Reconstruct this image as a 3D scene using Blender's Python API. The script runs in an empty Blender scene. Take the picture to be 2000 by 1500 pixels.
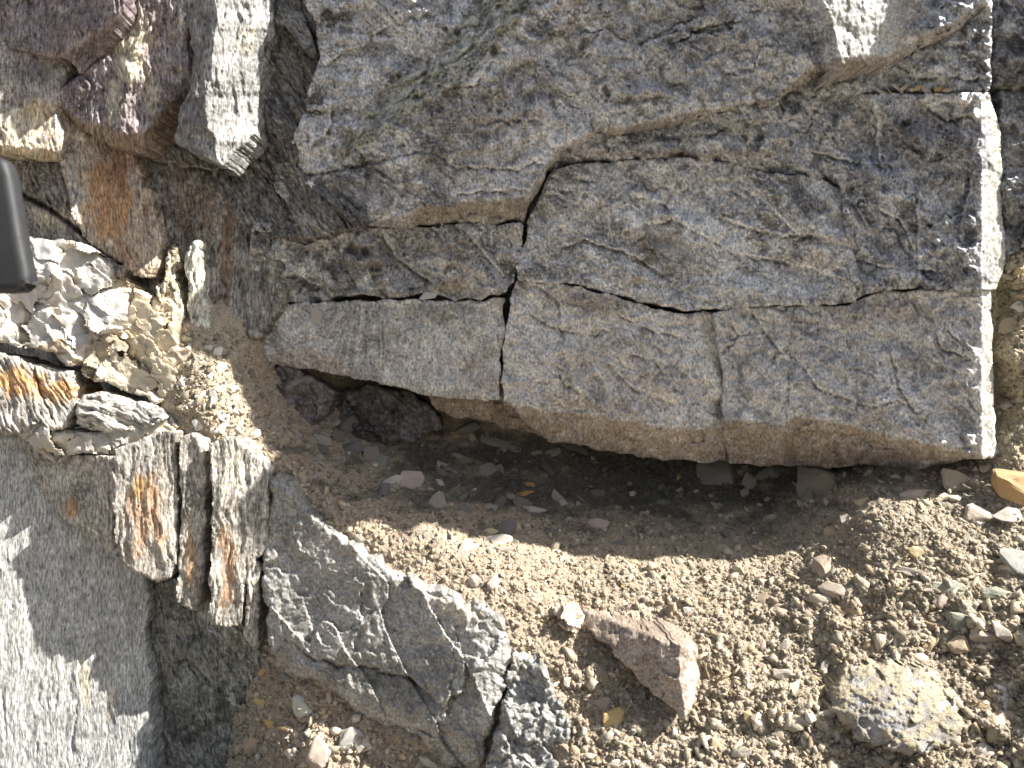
import bpy, bmesh, math, random
import numpy as np
from mathutils import Matrix, Vector

# ------------------------------------------------------------------ camera, world, sun
S = 0.0005                    # metres per unit; the outcrop is about one metre across
D = 1444.0                    # camera distance in units
PITCH = math.radians(38)      # the camera looks down at the foot of the outcrop
R3 = np.array([[1, 0, 0], [0, math.cos(PITCH), math.sin(PITCH)], [0, -math.sin(PITCH), math.cos(PITCH)]])
scene = bpy.context.scene
col = scene.collection
OFF = np.array([0.0, 0.0, 0.4])

cam_d = bpy.data.cameras.new("camera")
cam = bpy.data.objects.new("camera", cam_d)
col.objects.link(cam)
cam.location = Vector(R3 @ (np.array([0, -D, 0]) * S) + OFF)
cam.rotation_euler = (math.radians(90) - PITCH, 0, 0)
cam_d.lens = 26
cam_d.sensor_width = 36
cam_d.clip_start = 0.01
cam_d.clip_end = 200
cam_d.dof.use_dof = True
cam_d.dof.focus_distance = (D + 60) * S
cam_d.dof.aperture_fstop = 10
scene.camera = cam

TO_SUN = np.array([0.73, -0.20, 0.68])          # in camera-aligned axes
TO_SUN = TO_SUN / np.linalg.norm(TO_SUN)
sw = R3 @ TO_SUN
elev = math.asin(sw[2])
azim = math.atan2(sw[0], sw[1])
sun_d = bpy.data.lights.new("sun", 'SUN')
sun_d.energy = 4.2
sun_d.angle = math.radians(0.55)
sun_d.color = (1.0, 0.95, 0.87)
sun = bpy.data.objects.new("sun", sun_d)
col.objects.link(sun)
sun.rotation_euler = Vector(sw).to_track_quat('Z', 'Y').to_euler()
sun.location = (1, -1, 3)

world = bpy.data.worlds.new("World")
scene.world = world
world.use_nodes = True
wn = world.node_tree
wn.nodes.clear()
sky = wn.nodes.new('ShaderNodeTexSky')
sky.sky_type = 'NISHITA'
sky.sun_disc = False
sky.sun_elevation = elev
sky.sun_rotation = azim
sky.dust_density = 1.5
bg = wn.nodes.new('ShaderNodeBackground')
bg.inputs['Strength'].default_value = 0.068
wo = wn.nodes.new('ShaderNodeOutputWorld')
hs = wn.nodes.new('ShaderNodeHueSaturation')
hs.inputs['Saturation'].default_value = 0.48
wn.links.new(sky.outputs[0], hs.inputs['Color'])
wn.links.new(hs.outputs[0], bg.inputs[0])
wn.links.new(bg.outputs[0], wo.inputs[0])
scene.view_settings.view_transform = 'Standard'
scene.view_settings.look = 'None'
scene.view_settings.exposure = 1.75
scene.view_settings.gamma = 1
scene.view_settings.use_curve_mapping = False

# ------------------------------------------------------------------ coordinates
def pos(u, v, d):
    """point at depth d (units beyond the reference plane) -> world metres"""
    u = np.asarray(u, float); v = np.asarray(v, float); d = np.asarray(d, float)
    k = (D + d) / D
    p = np.stack([(u - 1000) * k, d + 0 * u, (750 - v) * k], -1) * S
    return p @ R3.T + OFF

# ------------------------------------------------------------------ noise
def h2(ix, iy, seed):
    h = (ix.astype(np.int64) * 374761393 + iy.astype(np.int64) * 668265263 + seed * 1442695041) & 0xffffffff
    h = ((h ^ (h >> 13)) * 1274126177) & 0xffffffff
    h = (h ^ (h >> 16)) * 2246822519 & 0xffffffff
    return (h ^ (h >> 15)) & 0xffffffff

def rnd(ix, iy, seed):
    return h2(ix, iy, seed) / 4294967295.0

def pn(x, y, seed=0):
    x = np.asarray(x, float); y = np.asarray(y, float)
    ix = np.floor(x); iy = np.floor(y)
    fx = x - ix; fy = y - iy
    ix = ix.astype(np.int64); iy = iy.astype(np.int64)
    def g(a, b):
        t = rnd(ix + a, iy + b, seed) * 6.2831853
        return np.cos(t) * (fx - a) + np.sin(t) * (fy - b)
    sx = fx * fx * fx * (fx * (fx * 6 - 15) + 10); sy = fy * fy * fy * (fy * (fy * 6 - 15) + 10)
    a = g(0, 0); b = g(1, 0); c = g(0, 1); d = g(1, 1)
    return ((a + (b - a) * sx) * (1 - sy) + (c + (d - c) * sx) * sy) * 1.5

def fbm(x, y, o=4, seed=0, gain=0.5):
    r = 0; a = 1; t = 0
    for i in range(o):
        r = r + a * pn(x, y, seed + i * 17); t += a
        a *= gain; x = x * 2.03 + 5.1; y = y * 2.03 + 1.7
    return r / t * 1.3

def ridge(x, y, o=3, seed=0):
    r = 0; a = 1; t = 0
    for i in range(o):
        r = r + a * (1 - 2 * np.abs(pn(x, y, seed + i * 13))); t += a
        a *= 0.5; x = x * 2.1; y = y * 2.1
    return r / t

def voro(x, y, seed=0):
    ix = np.floor(x).astype(np.int64); iy = np.floor(y).astype(np.int64)
    f1 = np.full(x.shape, 9.0); f2 = np.full(x.shape, 9.0)
    cx = np.zeros(x.shape); cy = np.zeros(x.shape); idx = np.zeros(x.shape)
    for a in (-1, 0, 1):
        for b in (-1, 0, 1):
            jx = ix + a; jy = iy + b
            px = jx + 0.1 + 0.8 * rnd(jx, jy, seed); py = jy + 0.1 + 0.8 * rnd(jx, jy, seed + 7)
            dd = np.hypot(px - x, py - y)
            n = dd < f1
            f2 = np.where(n, f1, np.minimum(f2, dd))
            cx = np.where(n, px, cx); cy = np.where(n, py, cy); idx = np.where(n, rnd(jx, jy, seed + 3), idx)
            f1 = np.where(n, dd, f1)
    return f1, f2, cx, cy, idx

def facets(u, v, scale, seed, tilt=0.5, ang=0.0, stretch=1.0):
    """broken faces: every cell is a small plane of its own tilt"""
    ca, sa = math.cos(ang), math.sin(ang)
    x = (u * ca + v * sa) / scale; y = (-u * sa + v * ca) / (scale * stretch)
    wx = pn(x * 1.7, y * 1.7, seed + 50) * 0.16; wy = pn(x * 1.7, y * 1.7, seed + 51) * 0.16
    f1, f2, cx, cy, idx = voro(x + wx, y + wy, seed)
    i1 = (idx * 1e5).astype(np.int64)
    gx = rnd(i1, i1 * 3 + 1, seed + 5) - 0.5; gy = rnd(i1, i1 * 5 + 2, seed + 6) - 0.5
    return ((x - cx) * gx + (y - cy) * gy) * 2 * scale * tilt, np.clip((f2 - f1) * 4, 0, 1), idx

def terrace(h, w=0.15):
    f = np.floor(h); r = h - f
    return f + np.clip(r / w, 0, 1) * (1 - 0.25) + r * 0.25, np.clip(1 - np.abs(r - w * 0.5) / (max(w, .05) * 1.3), 0, 1)

def sst(a, b, x):
    t = np.clip((x - a) / (b - a), 0, 1)
    return t * t * (3 - 2 * t)

def sdf(poly, x, y):
    """signed distance, positive inside"""
    P = np.asarray(poly, float); Q = np.roll(P, -1, 0)
    dm = np.full(x.shape, 1e18); ins = np.zeros(x.shape, bool)
    for (ax, ay), (bx, by) in zip(P, Q):
        ex, ey = bx - ax, by - ay
        t = np.clip(((x - ax) * ex + (y - ay) * ey) / (ex * ex + ey * ey + 1e-9), 0, 1)
        dm = np.minimum(dm, (x - ax - t * ex) ** 2 + (y - ay - t * ey) ** 2)
        c = ((ay > y) != (by > y)) & (x < (bx - ax) * (y - ay) / (by - ay + 1e-12) + ax)
        ins ^= c
    return np.where(ins, 1, -1) * np.sqrt(dm)

def pld(pts, x, y):
    """distance to an open polyline and the side (+ = right of travel in picture terms)"""
    dm = np.full(x.shape, 1e18); sd = np.zeros(x.shape); tt = np.zeros(x.shape)
    n = len(pts) - 1
    for i in range(n):
        (ax, ay), (bx, by) = pts[i], pts[i + 1]
        ex, ey = bx - ax, by - ay
        t = np.clip(((x - ax) * ex + (y - ay) * ey) / (ex * ex + ey * ey + 1e-9), 0, 1)
        dd = (x - ax - t * ex) ** 2 + (y - ay - t * ey) ** 2
        m = dd < dm
        dm = np.where(m, dd, dm); tt = np.where(m, (i + t) / n, tt)
        sd = np.where(m, np.sign(ex * (y - ay) - ey * (x - ax)), sd)
    return np.sqrt(dm), sd, tt

# ------------------------------------------------------------------ materials
def srgb(r, g, b):
    f = lambda c: (c / 255 / 12.92) if c / 255 <= 0.04045 else ((c / 255 + 0.055) / 1.055) ** 2.4
    return np.array([f(r), f(g), f(b)])

def make_mat(name, use='attr', rough=0.6, fine=90.0, stretch=1.0, lo=0.72, hi=1.28, bump=0.35, dist=0.0006, spec=0.4, speck=0.0, sss=0.0, fine2=2.6, hard=0.17):
    m = bpy.data.materials.new(name); m.use_nodes = True
    t = m.node_tree; N = t.nodes; L = t.links
    bs = N['Principled BSDF']
    def node(k, **kw):
        n = N.new(k)
        for a, b in kw.items(): setattr(n, a, b)
        return n
    if use == 'attr':
        src = node('ShaderNodeAttribute', attribute_name='col').outputs['Color']
        co = node('ShaderNodeUVMap', uv_map='grain').outputs['UV']
    else:
        src = node('ShaderNodeObjectInfo').outputs['Color']
        co = node('ShaderNodeTexCoord').outputs['Object']
    mp = node('ShaderNodeMapping')
    mp.inputs['Scale'].default_value = (1, 1 / stretch, 1)
    L.new(co, mp.inputs['Vector'])
    n1 = node('ShaderNodeTexNoise'); n1.inputs['Scale'].default_value = fine
    n1.inputs['Detail'].default_value = 6; n1.inputs['Roughness'].default_value = 0.7
    n2 = node('ShaderNodeTexNoise'); n2.inputs['Scale'].default_value = fine / 4.5
    n2.inputs['Detail'].default_value = 5; n2.inputs['Roughness'].default_value = 0.65; n2.inputs['Distortion'].default_value = 0.6
    L.new(mp.outputs[0], n1.inputs['Vector']); L.new(mp.outputs[0], n2.inputs['Vector'])
    r1 = node('ShaderNodeMapRange'); r1.inputs['From Min'].default_value = 0.5 - hard; r1.inputs['From Max'].default_value = 0.5 + hard
    r1.inputs['To Min'].default_value = lo; r1.inputs['To Max'].default_value = hi
    L.new(n1.outputs[0], r1.inputs['Value'])
    r2 = node('ShaderNodeMapRange'); r2.inputs['From Min'].default_value = 0.3; r2.inputs['From Max'].default_value = 0.7
    r2.inputs['To Min'].default_value = (lo + 1) / 2; r2.inputs['To Max'].default_value = (hi + 1) / 2
    L.new(n2.outputs[0], r2.inputs['Value'])
    mu = node('ShaderNodeMath', operation='MULTIPLY'); L.new(r1.outputs[0], mu.inputs[0]); L.new(r2.outputs[0], mu.inputs[1])
    vm = node('ShaderNodeVectorMath', operation='SCALE'); L.new(src, vm.inputs[0]); L.new(mu.outputs[0], vm.inputs['Scale'])
    out = vm.outputs[0]
    if speck > 0:
        n3 = node('ShaderNodeTexNoise'); n3.inputs['Scale'].default_value = fine * fine2; n3.inputs['Detail'].default_value = 2
        L.new(co, n3.inputs['Vector'])
        r3 = node('ShaderNodeMapRange'); r3.inputs['From Min'].default_value = 0.6; r3.inputs['From Max'].default_value = 0.74
        L.new(n3.outputs[0], r3.inputs['Value'])
        mx = node('ShaderNodeMix', data_type='RGBA')
        ms = node('ShaderNodeMath', operation='MULTIPLY'); ms.inputs[1].default_value = speck
        L.new(r3.outputs[0], ms.inputs[0]); L.new(ms.outputs[0], mx.inputs[0])
        L.new(out, mx.inputs[6]); mx.inputs[7].default_value = (0.7, 0.69, 0.67, 1)
        out = mx.outputs[2]
        mr = node('ShaderNodeMapRange'); mr.inputs['To Min'].default_value = rough; mr.inputs['To Max'].default_value = 0.3
        L.new(r3.outputs[0], mr.inputs['Value']); L.new(mr.outputs[0], bs.inputs['Roughness'])
    else:
        bs.inputs['Roughness'].default_value = rough
    L.new(out, bs.inputs['Base Color'])
    bs.inputs['Specular IOR Level'].default_value = spec
    if sss > 0:
        bs.inputs['Subsurface Weight'].default_value = sss
        bs.inputs['Subsurface Radius'].default_value = (0.004, 0.0035, 0.003)
        bs.inputs['Subsurface Scale'].default_value = 1.0
    ad = node('ShaderNodeMath', operation='ADD'); L.new(n1.outputs[0], ad.inputs[0]); L.new(n2.outputs[0], ad.inputs[1])
    bp = node('ShaderNodeBump'); bp.inputs['Strength'].default_value = bump; bp.inputs['Distance'].default_value = dist
    L.new(ad.outputs[0], bp.inputs['Height']); L.new(bp.outputs[0], bs.inputs['Normal'])
    return m

# UV "grain" is in units of 100 so scale 30 gives features of about 3 units
M_MASS = make_mat('grey_massive_schist', fine=24, stretch=1.6, lo=0.5, hi=1.6, hard=0.14, bump=0.7, dist=0.0007, rough=0.5, spec=0.45, speck=0.16)
M_FOL = make_mat('foliated_schist', fine=28, stretch=4.2, lo=0.42, hi=1.7, hard=0.12, bump=1.0, dist=0.0016, rough=0.5, spec=0.4, speck=0.14)
M_QTZ = make_mat('white_quartz', fine=14, stretch=1.2, lo=0.9, hi=1.08, bump=0.25, dist=0.001, rough=0.32, spec=0.5, sss=0.3)
M_SOIL = make_mat('sandy_soil', fine=30, stretch=1.0, lo=0.65, hi=1.35, bump=1.0, dist=0.0025, rough=0.9, spec=0.15, speck=0.1)
M_STONE = make_mat('loose_stone', use='obj', fine=520, stretch=1.0, lo=0.72, hi=1.26, bump=0.5, dist=0.0007, rough=0.6, spec=0.35)
M_CLOD = make_mat('soil_clod', use='attr', fine=34, lo=0.65, hi=1.35, bump=1.0, dist=0.002, rough=0.9, spec=0.15)
M_RUBBER = make_mat('dark_rubber', use='obj', fine=300, lo=0.85, hi=1.15, bump=0.1, dist=0.0004, rough=0.6, spec=0.4)

# ------------------------------------------------------------------ mesh helpers
def mesh_from(name, V, F, mat, colr=None, uv=None, smooth=True, origin=None):
    """V world coords (n,3), F list/array of faces (quads or tris)"""
    o = V.mean(0) if origin is None else origin
    me = bpy.data.meshes.new(name)
    F = np.asarray(F)
    k = F.shape[1]
    me.vertices.add(len(V)); me.vertices.foreach_set('co', (V - o).astype(np.float32).ravel())
    me.loops.add(F.size); me.loops.foreach_set('vertex_index', F.astype(np.int32).ravel())
    me.polygons.add(len(F)); me.polygons.foreach_set('loop_start', np.arange(0, F.size, k, dtype=np.int32))
    me.polygons.foreach_set('loop_total', np.full(len(F), k, dtype=np.int32))
    me.update(calc_edges=True)
    if smooth is not False:
        me.polygons.foreach_set('use_smooth', np.ones(len(F), bool))
    if colr is not None:
        a = me.color_attributes.new('col', 'FLOAT_COLOR', 'POINT')
        c = np.ones((len(V), 4), np.float32); c[:, :3] = np.clip(colr, 0.005, 0.92)
        a.data.foreach_set('color', c.ravel())
    if uv is not None:
        l = me.uv_layers.new(name='grain')
        l.data.foreach_set('uv', uv[F.ravel()].astype(np.float32).ravel())
    me.materials.append(mat)
    me.validate()
    ob = bpy.data.objects.new(name, me)
    ob.location = Vector(o)
    col.objects.link(ob)
    return ob

def tag(o, label=None, cat=None, group=None, kind=None):
    if label: o['label'] = label
    if cat: o['category'] = cat
    if group: o['group'] = group
    if kind: o['kind'] = kind
    return o

def block(name, label, poly, depth, color, mat=None, cell=2.4, edge=6.0, rough=5.0, thick=150, cat='rock', fol=None,
          warp=1.0, seed=None, kind=None, group=None, bev=14.0, bevd=None, grow=0.0):
    """a rock body: outline with a ragged edge, its own relief, rounded shoulders, sides going back into the outcrop"""
    global NB
    NB += 1
    seed = NB * 101 if seed is None else seed
    P = np.asarray(poly, float)
    u0, v0 = P.min(0) - 8 - grow; u1, v1 = P.max(0) + 8 + grow
    nu = int((u1 - u0) / cell) + 2; nv = int((v1 - v0) / cell) + 2
    U, V = np.meshgrid(u0 + np.arange(nu) * cell, v0 + np.arange(nv) * cell)
    wu = fbm(U / 45, V / 45, 4, seed + 1) * rough * 1.6; wv = fbm(U / 45, V / 45, 4, seed + 2) * rough * 1.6
    sd = sdf(poly, U + wu, V + wv) + grow
    ins = sd > 0
    keep = ins[:-1, :-1] & ins[1:, :-1] & ins[:-1, 1:] & ins[1:, 1:]
    # drop lone cells
    used = np.zeros(U.shape, bool)
    used[:-1, :-1] |= keep; used[1:, :-1] |= keep; used[:-1, 1:] |= keep; used[1:, 1:] |= keep
    # slide rim vertices out to the outline
    gy, gx = np.gradient(sd, cell)
    gl = np.hypot(gx, gy) + 1e-6
    rim = used & (sd < cell * 1.45)
    mv = np.where(rim, np.clip(sd, 0, cell * 1.3), 0)
    U = U - gx / gl * mv; V = V - gy / gl * mv
    sd = np.where(rim, 0, sd)
    idx = -np.ones(U.shape, np.int64)
    idx[used] = np.arange(used.sum())
    uu = U[used]; vv = V[used]; s = sd[used]
    d, aux = depth(uu, vv, s, seed)
    b = bev * (0.6 + 0.8 * np.abs(fbm(uu / 30, vv / 30, 3, seed + 9)))
    bd = b if bevd is None else bevd
    q = np.clip(1 - s / b, 0, 1)
    d = d + (1 - np.sqrt(np.clip(1 - q * q, 0, 1))) * bd * 0.8
    c = color(uu, vv, s, seed, aux)
    n = len(uu)
    F = np.stack([idx[:-1, :-1][keep], idx[1:, :-1][keep], idx[1:, 1:][keep], idx[:-1, 1:][keep]], -1)
    # boundary edges -> skirt
    E = np.concatenate([F[:, [0, 1]], F[:, [1, 2]], F[:, [2, 3]], F[:, [3, 0]]])
    key = np.minimum(E[:, 0], E[:, 1]) * (n + 1) + np.maximum(E[:, 0], E[:, 1])
    _, inv, cnt = np.unique(key, return_inverse=True, return_counts=True)
    B = E[cnt[inv] == 1]
    bv = np.unique(B)
    X = pos(uu, vv, d)
    back = R3 @ np.array([0, 1, 0])
    rings = []
    cen = X.mean(0)
    tmap = {}
    K = 7
    allV = [X]; allc = [c]; alluv = []
    if fol is None:
        fuv = np.stack([uu, vv], -1) / 100
    else:
        fuv = fol(uu, vv) / 100
    alluv.append(fuv)
    prev = np.zeros(n, np.int64); prev[:] = np.arange(n)
    Fs = [F]
    cur = n
    base = X[bv]
    jit_u = uu[bv]; jit_v = vv[bv]
    for k in range(1, K + 1):
        t = (k / K) ** 1.5 * thick
        lay = fbm(jit_u / 40 + jit_v / 40, np.full(len(bv), t / 16.0), 3, seed + 31) * 5 * min(1, k / 2)
        inw = (cen - base); inw = inw - np.outer(inw @ back, back); inw /= (np.linalg.norm(inw, axis=1)[:, None] + 1e-9)
        nx = base + back * (t * S) + inw * ((lay + t * 0.06) * S)[:, None]
        m = np.zeros(n, np.int64); m[bv] = cur + np.arange(len(bv))
        Fs.append(np.stack([prev[B[:, 1]], prev[B[:, 0]], m[B[:, 0]], m[B[:, 1]]], -1))
        allV.append(nx); allc.append(c[bv] * (0.92 + 0.2 * fbm(jit_u / 20, np.full(len(bv), t / 8), 2, seed)[:, None]))
        alluv.append(fuv[bv] + np.array([0.0, t / 100]))
        prev = m; cur += len(bv)
    Vv = np.concatenate(allV)
    ob = mesh_from(name, Vv, np.concatenate(Fs), mat or M_MASS, np.concatenate(allc), np.concatenate(alluv))
    if mat is M_QTZ: ob.data.polygons.foreach_set('use_smooth', np.zeros(len(ob.data.polygons), bool))
    if kind: tag(ob, kind=kind)
    else: tag(ob, label, cat, group)
    return ob
NB = 0

# ------------------------------------------------------------------ relief styles
def plane(d0, u0, v0, gx, gv):
    return lambda u, v: d0 + gx * (u - u0) + gv * (v - v0)

def grooves(u, v, cr, seed):
    """cr: list of (polyline, width, depth)"""
    r = 0
    for i, (pts, w, dp) in enumerate(cr):
        j = fbm(u / 18, v / 18, 3, seed + i) * 5
        dd, sd, t = pld(pts, u + j, v + j * 0.7)
        r = r + dp * np.exp(-(dd / w) ** 2) * np.clip(np.minimum(t, 1 - t) * 6 + 0.15, 0, 1)
    return r

def steps(u, v, st, seed):
    """st: list of (polyline, drop, reach): the right-hand side of the line lies deeper, fading out over reach"""
    r = 0; e = 0
    for i, (pts, drop, reach) in enumerate(st):
        j = fbm(u / 25, v / 25, 4, seed + 3 * i) * 9
        dd, sd, t = pld(pts, u + j, v + j)
        endf = np.clip(np.minimum(t, 1 - t) * 7, 0, 1)
        r = r + np.where(sd > 0, drop * np.exp(-dd / reach) * np.clip(dd / 3, 0, 1), 0) * endf
        r = r + 9 * np.exp(-((dd - 3.5) / 2.4) ** 2) * (sd > 0) * endf * sst(-.4, .1, fbm(u / 30, v / 30, 2, seed + i + 40))
        e = e + np.exp(-(dd / 3.0) ** 2) * endf * (sd <= 0)
    return r, np.clip(e, 0, 1)

def calm_edge(f, at, base):
    def g(u, v, s, seed):
        d, aux = f(u, v, s, seed)
        k = sst(at - 22, at + 2, u) * .8
        return d * (1 - k) + (base(u, v) + np.clip(u - at, 0, None) * 1.2 + fbm(u / 7, v / 34, 3, seed + 5) * 3 + fbm(u / 20, v / 60, 2, seed + 6) * 6) * k, aux
    return g
def massive(pl, amp=1.0, fl=1.0, cr=(), st=(), lip=None, extra=None, ang=0.3):
    def f(u, v, s, seed):
        ca, sa = math.cos(ang), math.sin(ang)
        x = u * ca + v * sa; y = -u * sa + v * ca
        d = pl(u, v) if not isinstance(pl, (list, tuple)) else np.max([p(u, v) for p in pl], 0)
        h = fbm(x / 330, y / 200, 3, seed) * 11 * amp + fbm(x / 120, y / 70, 2, seed + 5) * 3.5 * amp + ridge(x / 150, y / 60, 2, seed + 6) * 2 * amp
        wx = fbm(u / 60, v / 60, 3, seed + 21) * 0.8
        q = fbm(x / 190 + wx, y / 90 + wx, 5, seed + 30, 0.52) * 5.5
        tq, te = terrace(q, 0.035)
        h = h - tq * 6.0 * fl
        q2 = fbm(x / 75, y / 38 + wx, 4, seed + 60, 0.5) * 3.0
        tq2, te2 = terrace(q2, 0.05)
        h = h - tq2 * 1.8 * fl + fbm(u / 14, v / 11, 3, seed + 70, .6) * 0.8 * amp
        te = te * sst(-0.3, 0.1, fbm(u / 90, v / 90, 3, seed + 80)) + 0.7 * te2 * sst(-0.1, 0.3, fbm(u / 70, v / 70, 3, seed + 81))
        h = h + te * 2.6
        sr, se = steps(u, v, st, seed + 90) if st else (0, 0)
        h = h + sr + (grooves(u, v, cr, seed + 95) if cr else 0)
        und = 0 * u
        if lip is not None:
            lu, lv, k = lip
            ly = np.interp(u, lu, lv) + fbm(u / 30, v * 0 + 3, 4, seed + 77) * 6
            o = np.clip(v - ly, 0, None)
            und = sst(0, 6, v - ly)
            h = h + o * k + und * (facets(u, v, 36, seed + 78, 0.5)[0] * 0.5 + fbm(u / 14, v / 14, 3, seed + 79) * 3)
        if extra is not None: h = h + extra(u, v)
        return d + h, dict(edge=np.clip(te + se, 0, 1), und=und)
    return f

def foliated(pl, ang=90.0, amp=1.0, phase=None, cr=(), st=(), width=14.0, length=9.0, lip=None, extra=None):
    """ang: picture angle of the layering, 90 = vertical"""
    a = math.radians(ang)
    def coords(u, v):
        if phase is not None: return phase(u, v)
        along = u * math.cos(a) + v * math.sin(a)
        across = -u * math.sin(a) + v * math.cos(a)
        return across, along
    def f(u, v, s, seed):
        d = pl(u, v) if not isinstance(pl, (list, tuple)) else np.max([p(u, v) for p in pl], 0)
        x, y = coords(u, v)
        x = x + fbm(u / 70, v / 70, 3, seed) * 14
        w = width; l = width * length
        h = fbm(x / (w * 5), y / (l * 1.5), 3, seed + 1) * 14 * amp
        q = fbm(x / (w * 2), y / l, 4, seed + 2, 0.6) * 4
        tq, te = terrace(q, 0.18)
        h = h - tq * 2.0 * amp
        h = h + fbm(x / w, y / (l * 1.3), 3, seed + 3, 0.6) * 5 * amp + fbm(x / 5.5, y / 70, 2, seed + 6) * 4.2 * amp + fbm(u / 9, v / 9, 2, seed + 7) * 1.0 * amp
        cl = np.clip(ridge(x / (w * 2.2), y / (l * 1.4), 2, seed + 8) - 0.82, 0, 1) * 50 * amp     # open partings
        h = h + cl
        sr, se = steps(u, v, st, seed + 90) if st else (0, 0)
        h = h + sr + (grooves(u, v, cr, seed + 95) if cr else 0)
        und = 0 * u
        if lip is not None:
            lu, lv, k = lip
            ly = np.interp(u, lu, lv) + fbm(u / 20, v * 0 + 3, 4, seed + 77) * 6
            h = h + np.clip(v - ly, 0, None) * k; und = sst(0, 6, v - ly)
        if extra is not None: h = h + extra(u, v)
        return d + h, dict(edge=np.clip(te * 0.5 + se, 0, 1), und=und)
    f.coords = coords
    f.fol = lambda u, v: np.stack(coords(u, v), -1)
    return f

def mix(a, b, t):
    t = np.clip(np.asarray(t, float), 0, 1)
    if t.ndim == 1: t = t[:, None]
    return a * (1 - t) + b * t

def paint(base, dark, pale, edge=0.6, stains=(), mott=1.0, dirty=None, ed=None):
    """mineral colour: mottled base, paler broken edges, stains (u,v,ru,rv,deg,colour,strength)"""
    base, dark, pale = map(np.asarray, (base, dark, pale))
    def f(u, v, s, seed, aux):
        m = fbm(u / 130, v / 85, 6, seed + 200, 0.62)
        c = mix(base[None, :] + 0 * u[:, None], dark[None, :], sst(0.0, 0.26, m) * .85 * mott)
        p1 = fbm(u / 75, v / 50, 6, seed + 210, 0.66)
        c = mix(c, pale[None, :], (sst(0.06, 0.16, p1) * .34 + sst(0.16, 0.42, p1) * .4) * mott)
        p2 = fbm(u / 26, v / 20, 5, seed + 212, 0.68)
        c = mix(c, dark[None, :], sst(0.12, 0.24, p2) * .38 * mott)
        c = mix(c, pale[None, :], sst(-0.12, -0.26, p2) * .3 * mott)
        p3 = fbm(u / 6.5, v / 6, 2, seed + 215, 0.7)
        c = mix(c, pale[None, :], sst(0.05, 0.4, p3) * 0.32 * mott)
        c = mix(c, dark[None, :], sst(-0.05, -0.4, p3) * 0.36 * mott)
        wx = fbm(u / 45, v / 45, 3, seed + 230) * 30
        wl = 1 - np.abs(pn((u + wx) / 75, (v + wx * .8) / 32, seed + 231)) * 1.0
        c = mix(c, np.clip(pale[None, :] * 1.12, 0, .9), sst(.955, .995, wl) * sst(-.1, .25, fbm(u / 80, v / 60, 3, seed + 233)) * .8 * mott)
        w2 = 1 - np.abs(pn((u - wx) / 34, (v + wx * .5) / 16, seed + 236))
        c = mix(c, np.clip(pale[None, :] * 1.15, 0, .9), sst(.95, .995, w2) * sst(.0, .3, fbm(u / 60, v / 50, 3, seed + 238)) * .75 * mott)
        c = mix(c, np.clip((pale if ed is None else ed)[None, :] * 1.15, 0, .9), aux['edge'] * edge)
        rimm = sst(9, 0, s) * sst(-0.2, 0.3, fbm(u / 12, v / 12, 3, seed + 220))
        c = mix(c, pale[None, :], rimm * 0.25)
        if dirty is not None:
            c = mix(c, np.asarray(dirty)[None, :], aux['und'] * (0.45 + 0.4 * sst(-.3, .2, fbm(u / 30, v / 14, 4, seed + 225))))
        for i, (a, b, ru, rv, deg, cc, st) in enumerate(stains):
            t = math.radians(deg); ca, sa = math.cos(t), math.sin(t)
            x = ((u - a) * ca + (v - b) * sa) / ru; y = (-(u - a) * sa + (v - b) * ca) / rv
            r = np.hypot(x, y) + fbm(u / 28, v / 60, 4, seed + 300 + i, 0.65) * 0.75
            k = sst(1.1, 0.45, r) * (0.65 + 0.35 * sst(-.3, .3, fbm(u / 7, v / 22, 3, seed + 320 + i)))
            c = mix(c, np.asarray(cc)[None, :], k * st)
        return c
    return f

GREY = np.array([0.34, 0.33, 0.325]); GDARK = np.array([0.115, 0.108, 0.11]); GPALE = np.array([0.62, 0.61, 0.60])
COOL = np.array([0.29, 0.295, 0.31]); CDARK = np.array([0.075, 0.08, 0.10]); CPALE = np.array([0.58, 0.59, 0.61])
WARM = np.array([0.50, 0.485, 0.475]); WDARK = np.array([0.23, 0.215, 0.205]); WPALE = np.array([0.64, 0.615, 0.59])
BROWN = np.array([0.21, 0.165, 0.13]); OCHRE = np.array([0.46, 0.27, 0.10]); RUST = np.array([0.33, 0.15, 0.06])
PURP = np.array([0.195, 0.162, 0.162]); PURPD = np.array([0.095, 0.07, 0.075]); PURPP = np.array([0.40, 0.345, 0.345])
SILV = np.array([0.33, 0.32, 0.30]); SILVD = np.array([0.2, 0.2, 0.19]); SILVP = np.array([0.66, 0.65, 0.62])
OLIV = np.array([0.17, 0.165, 0.14]); OLIVD = np.array([0.07, 0.07, 0.06]); OLIVP = np.array([0.36, 0.36, 0.33])
CREAM = np.array([0.58, 0.50, 0.36]); WHITE = np.array([0.46, 0.445, 0.425])
SOIL = np.array([0.385, 0.325, 0.245]); SOILD = np.array([0.23, 0.192, 0.142]); SOILP = np.array([0.49, 0.43, 0.335])
DIRT = np.array([0.25, 0.19, 0.145])

# ================================================================== BEDROCK behind everything
def bedrock():
    f = foliated(plane(470, 1000, 750, 0.0, 0.0), 80, 3, width=30)
    return block('bedrock', None, [(-700, -600), (2700, -600), (2700, 1500), (-700, 1500)], f,
                 paint(OLIV, OLIVD, GREY), M_FOL, cell=16, thick=60, kind='structure', fol=f.fol)
bedrock()

# ================================================================== MAIN SLAB LAYERS (upper right)
MAIN = plane(0, 1000, 250, -0.19, 0.19)
def off(p, k): return lambda u, v: p(u, v) + k

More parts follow.
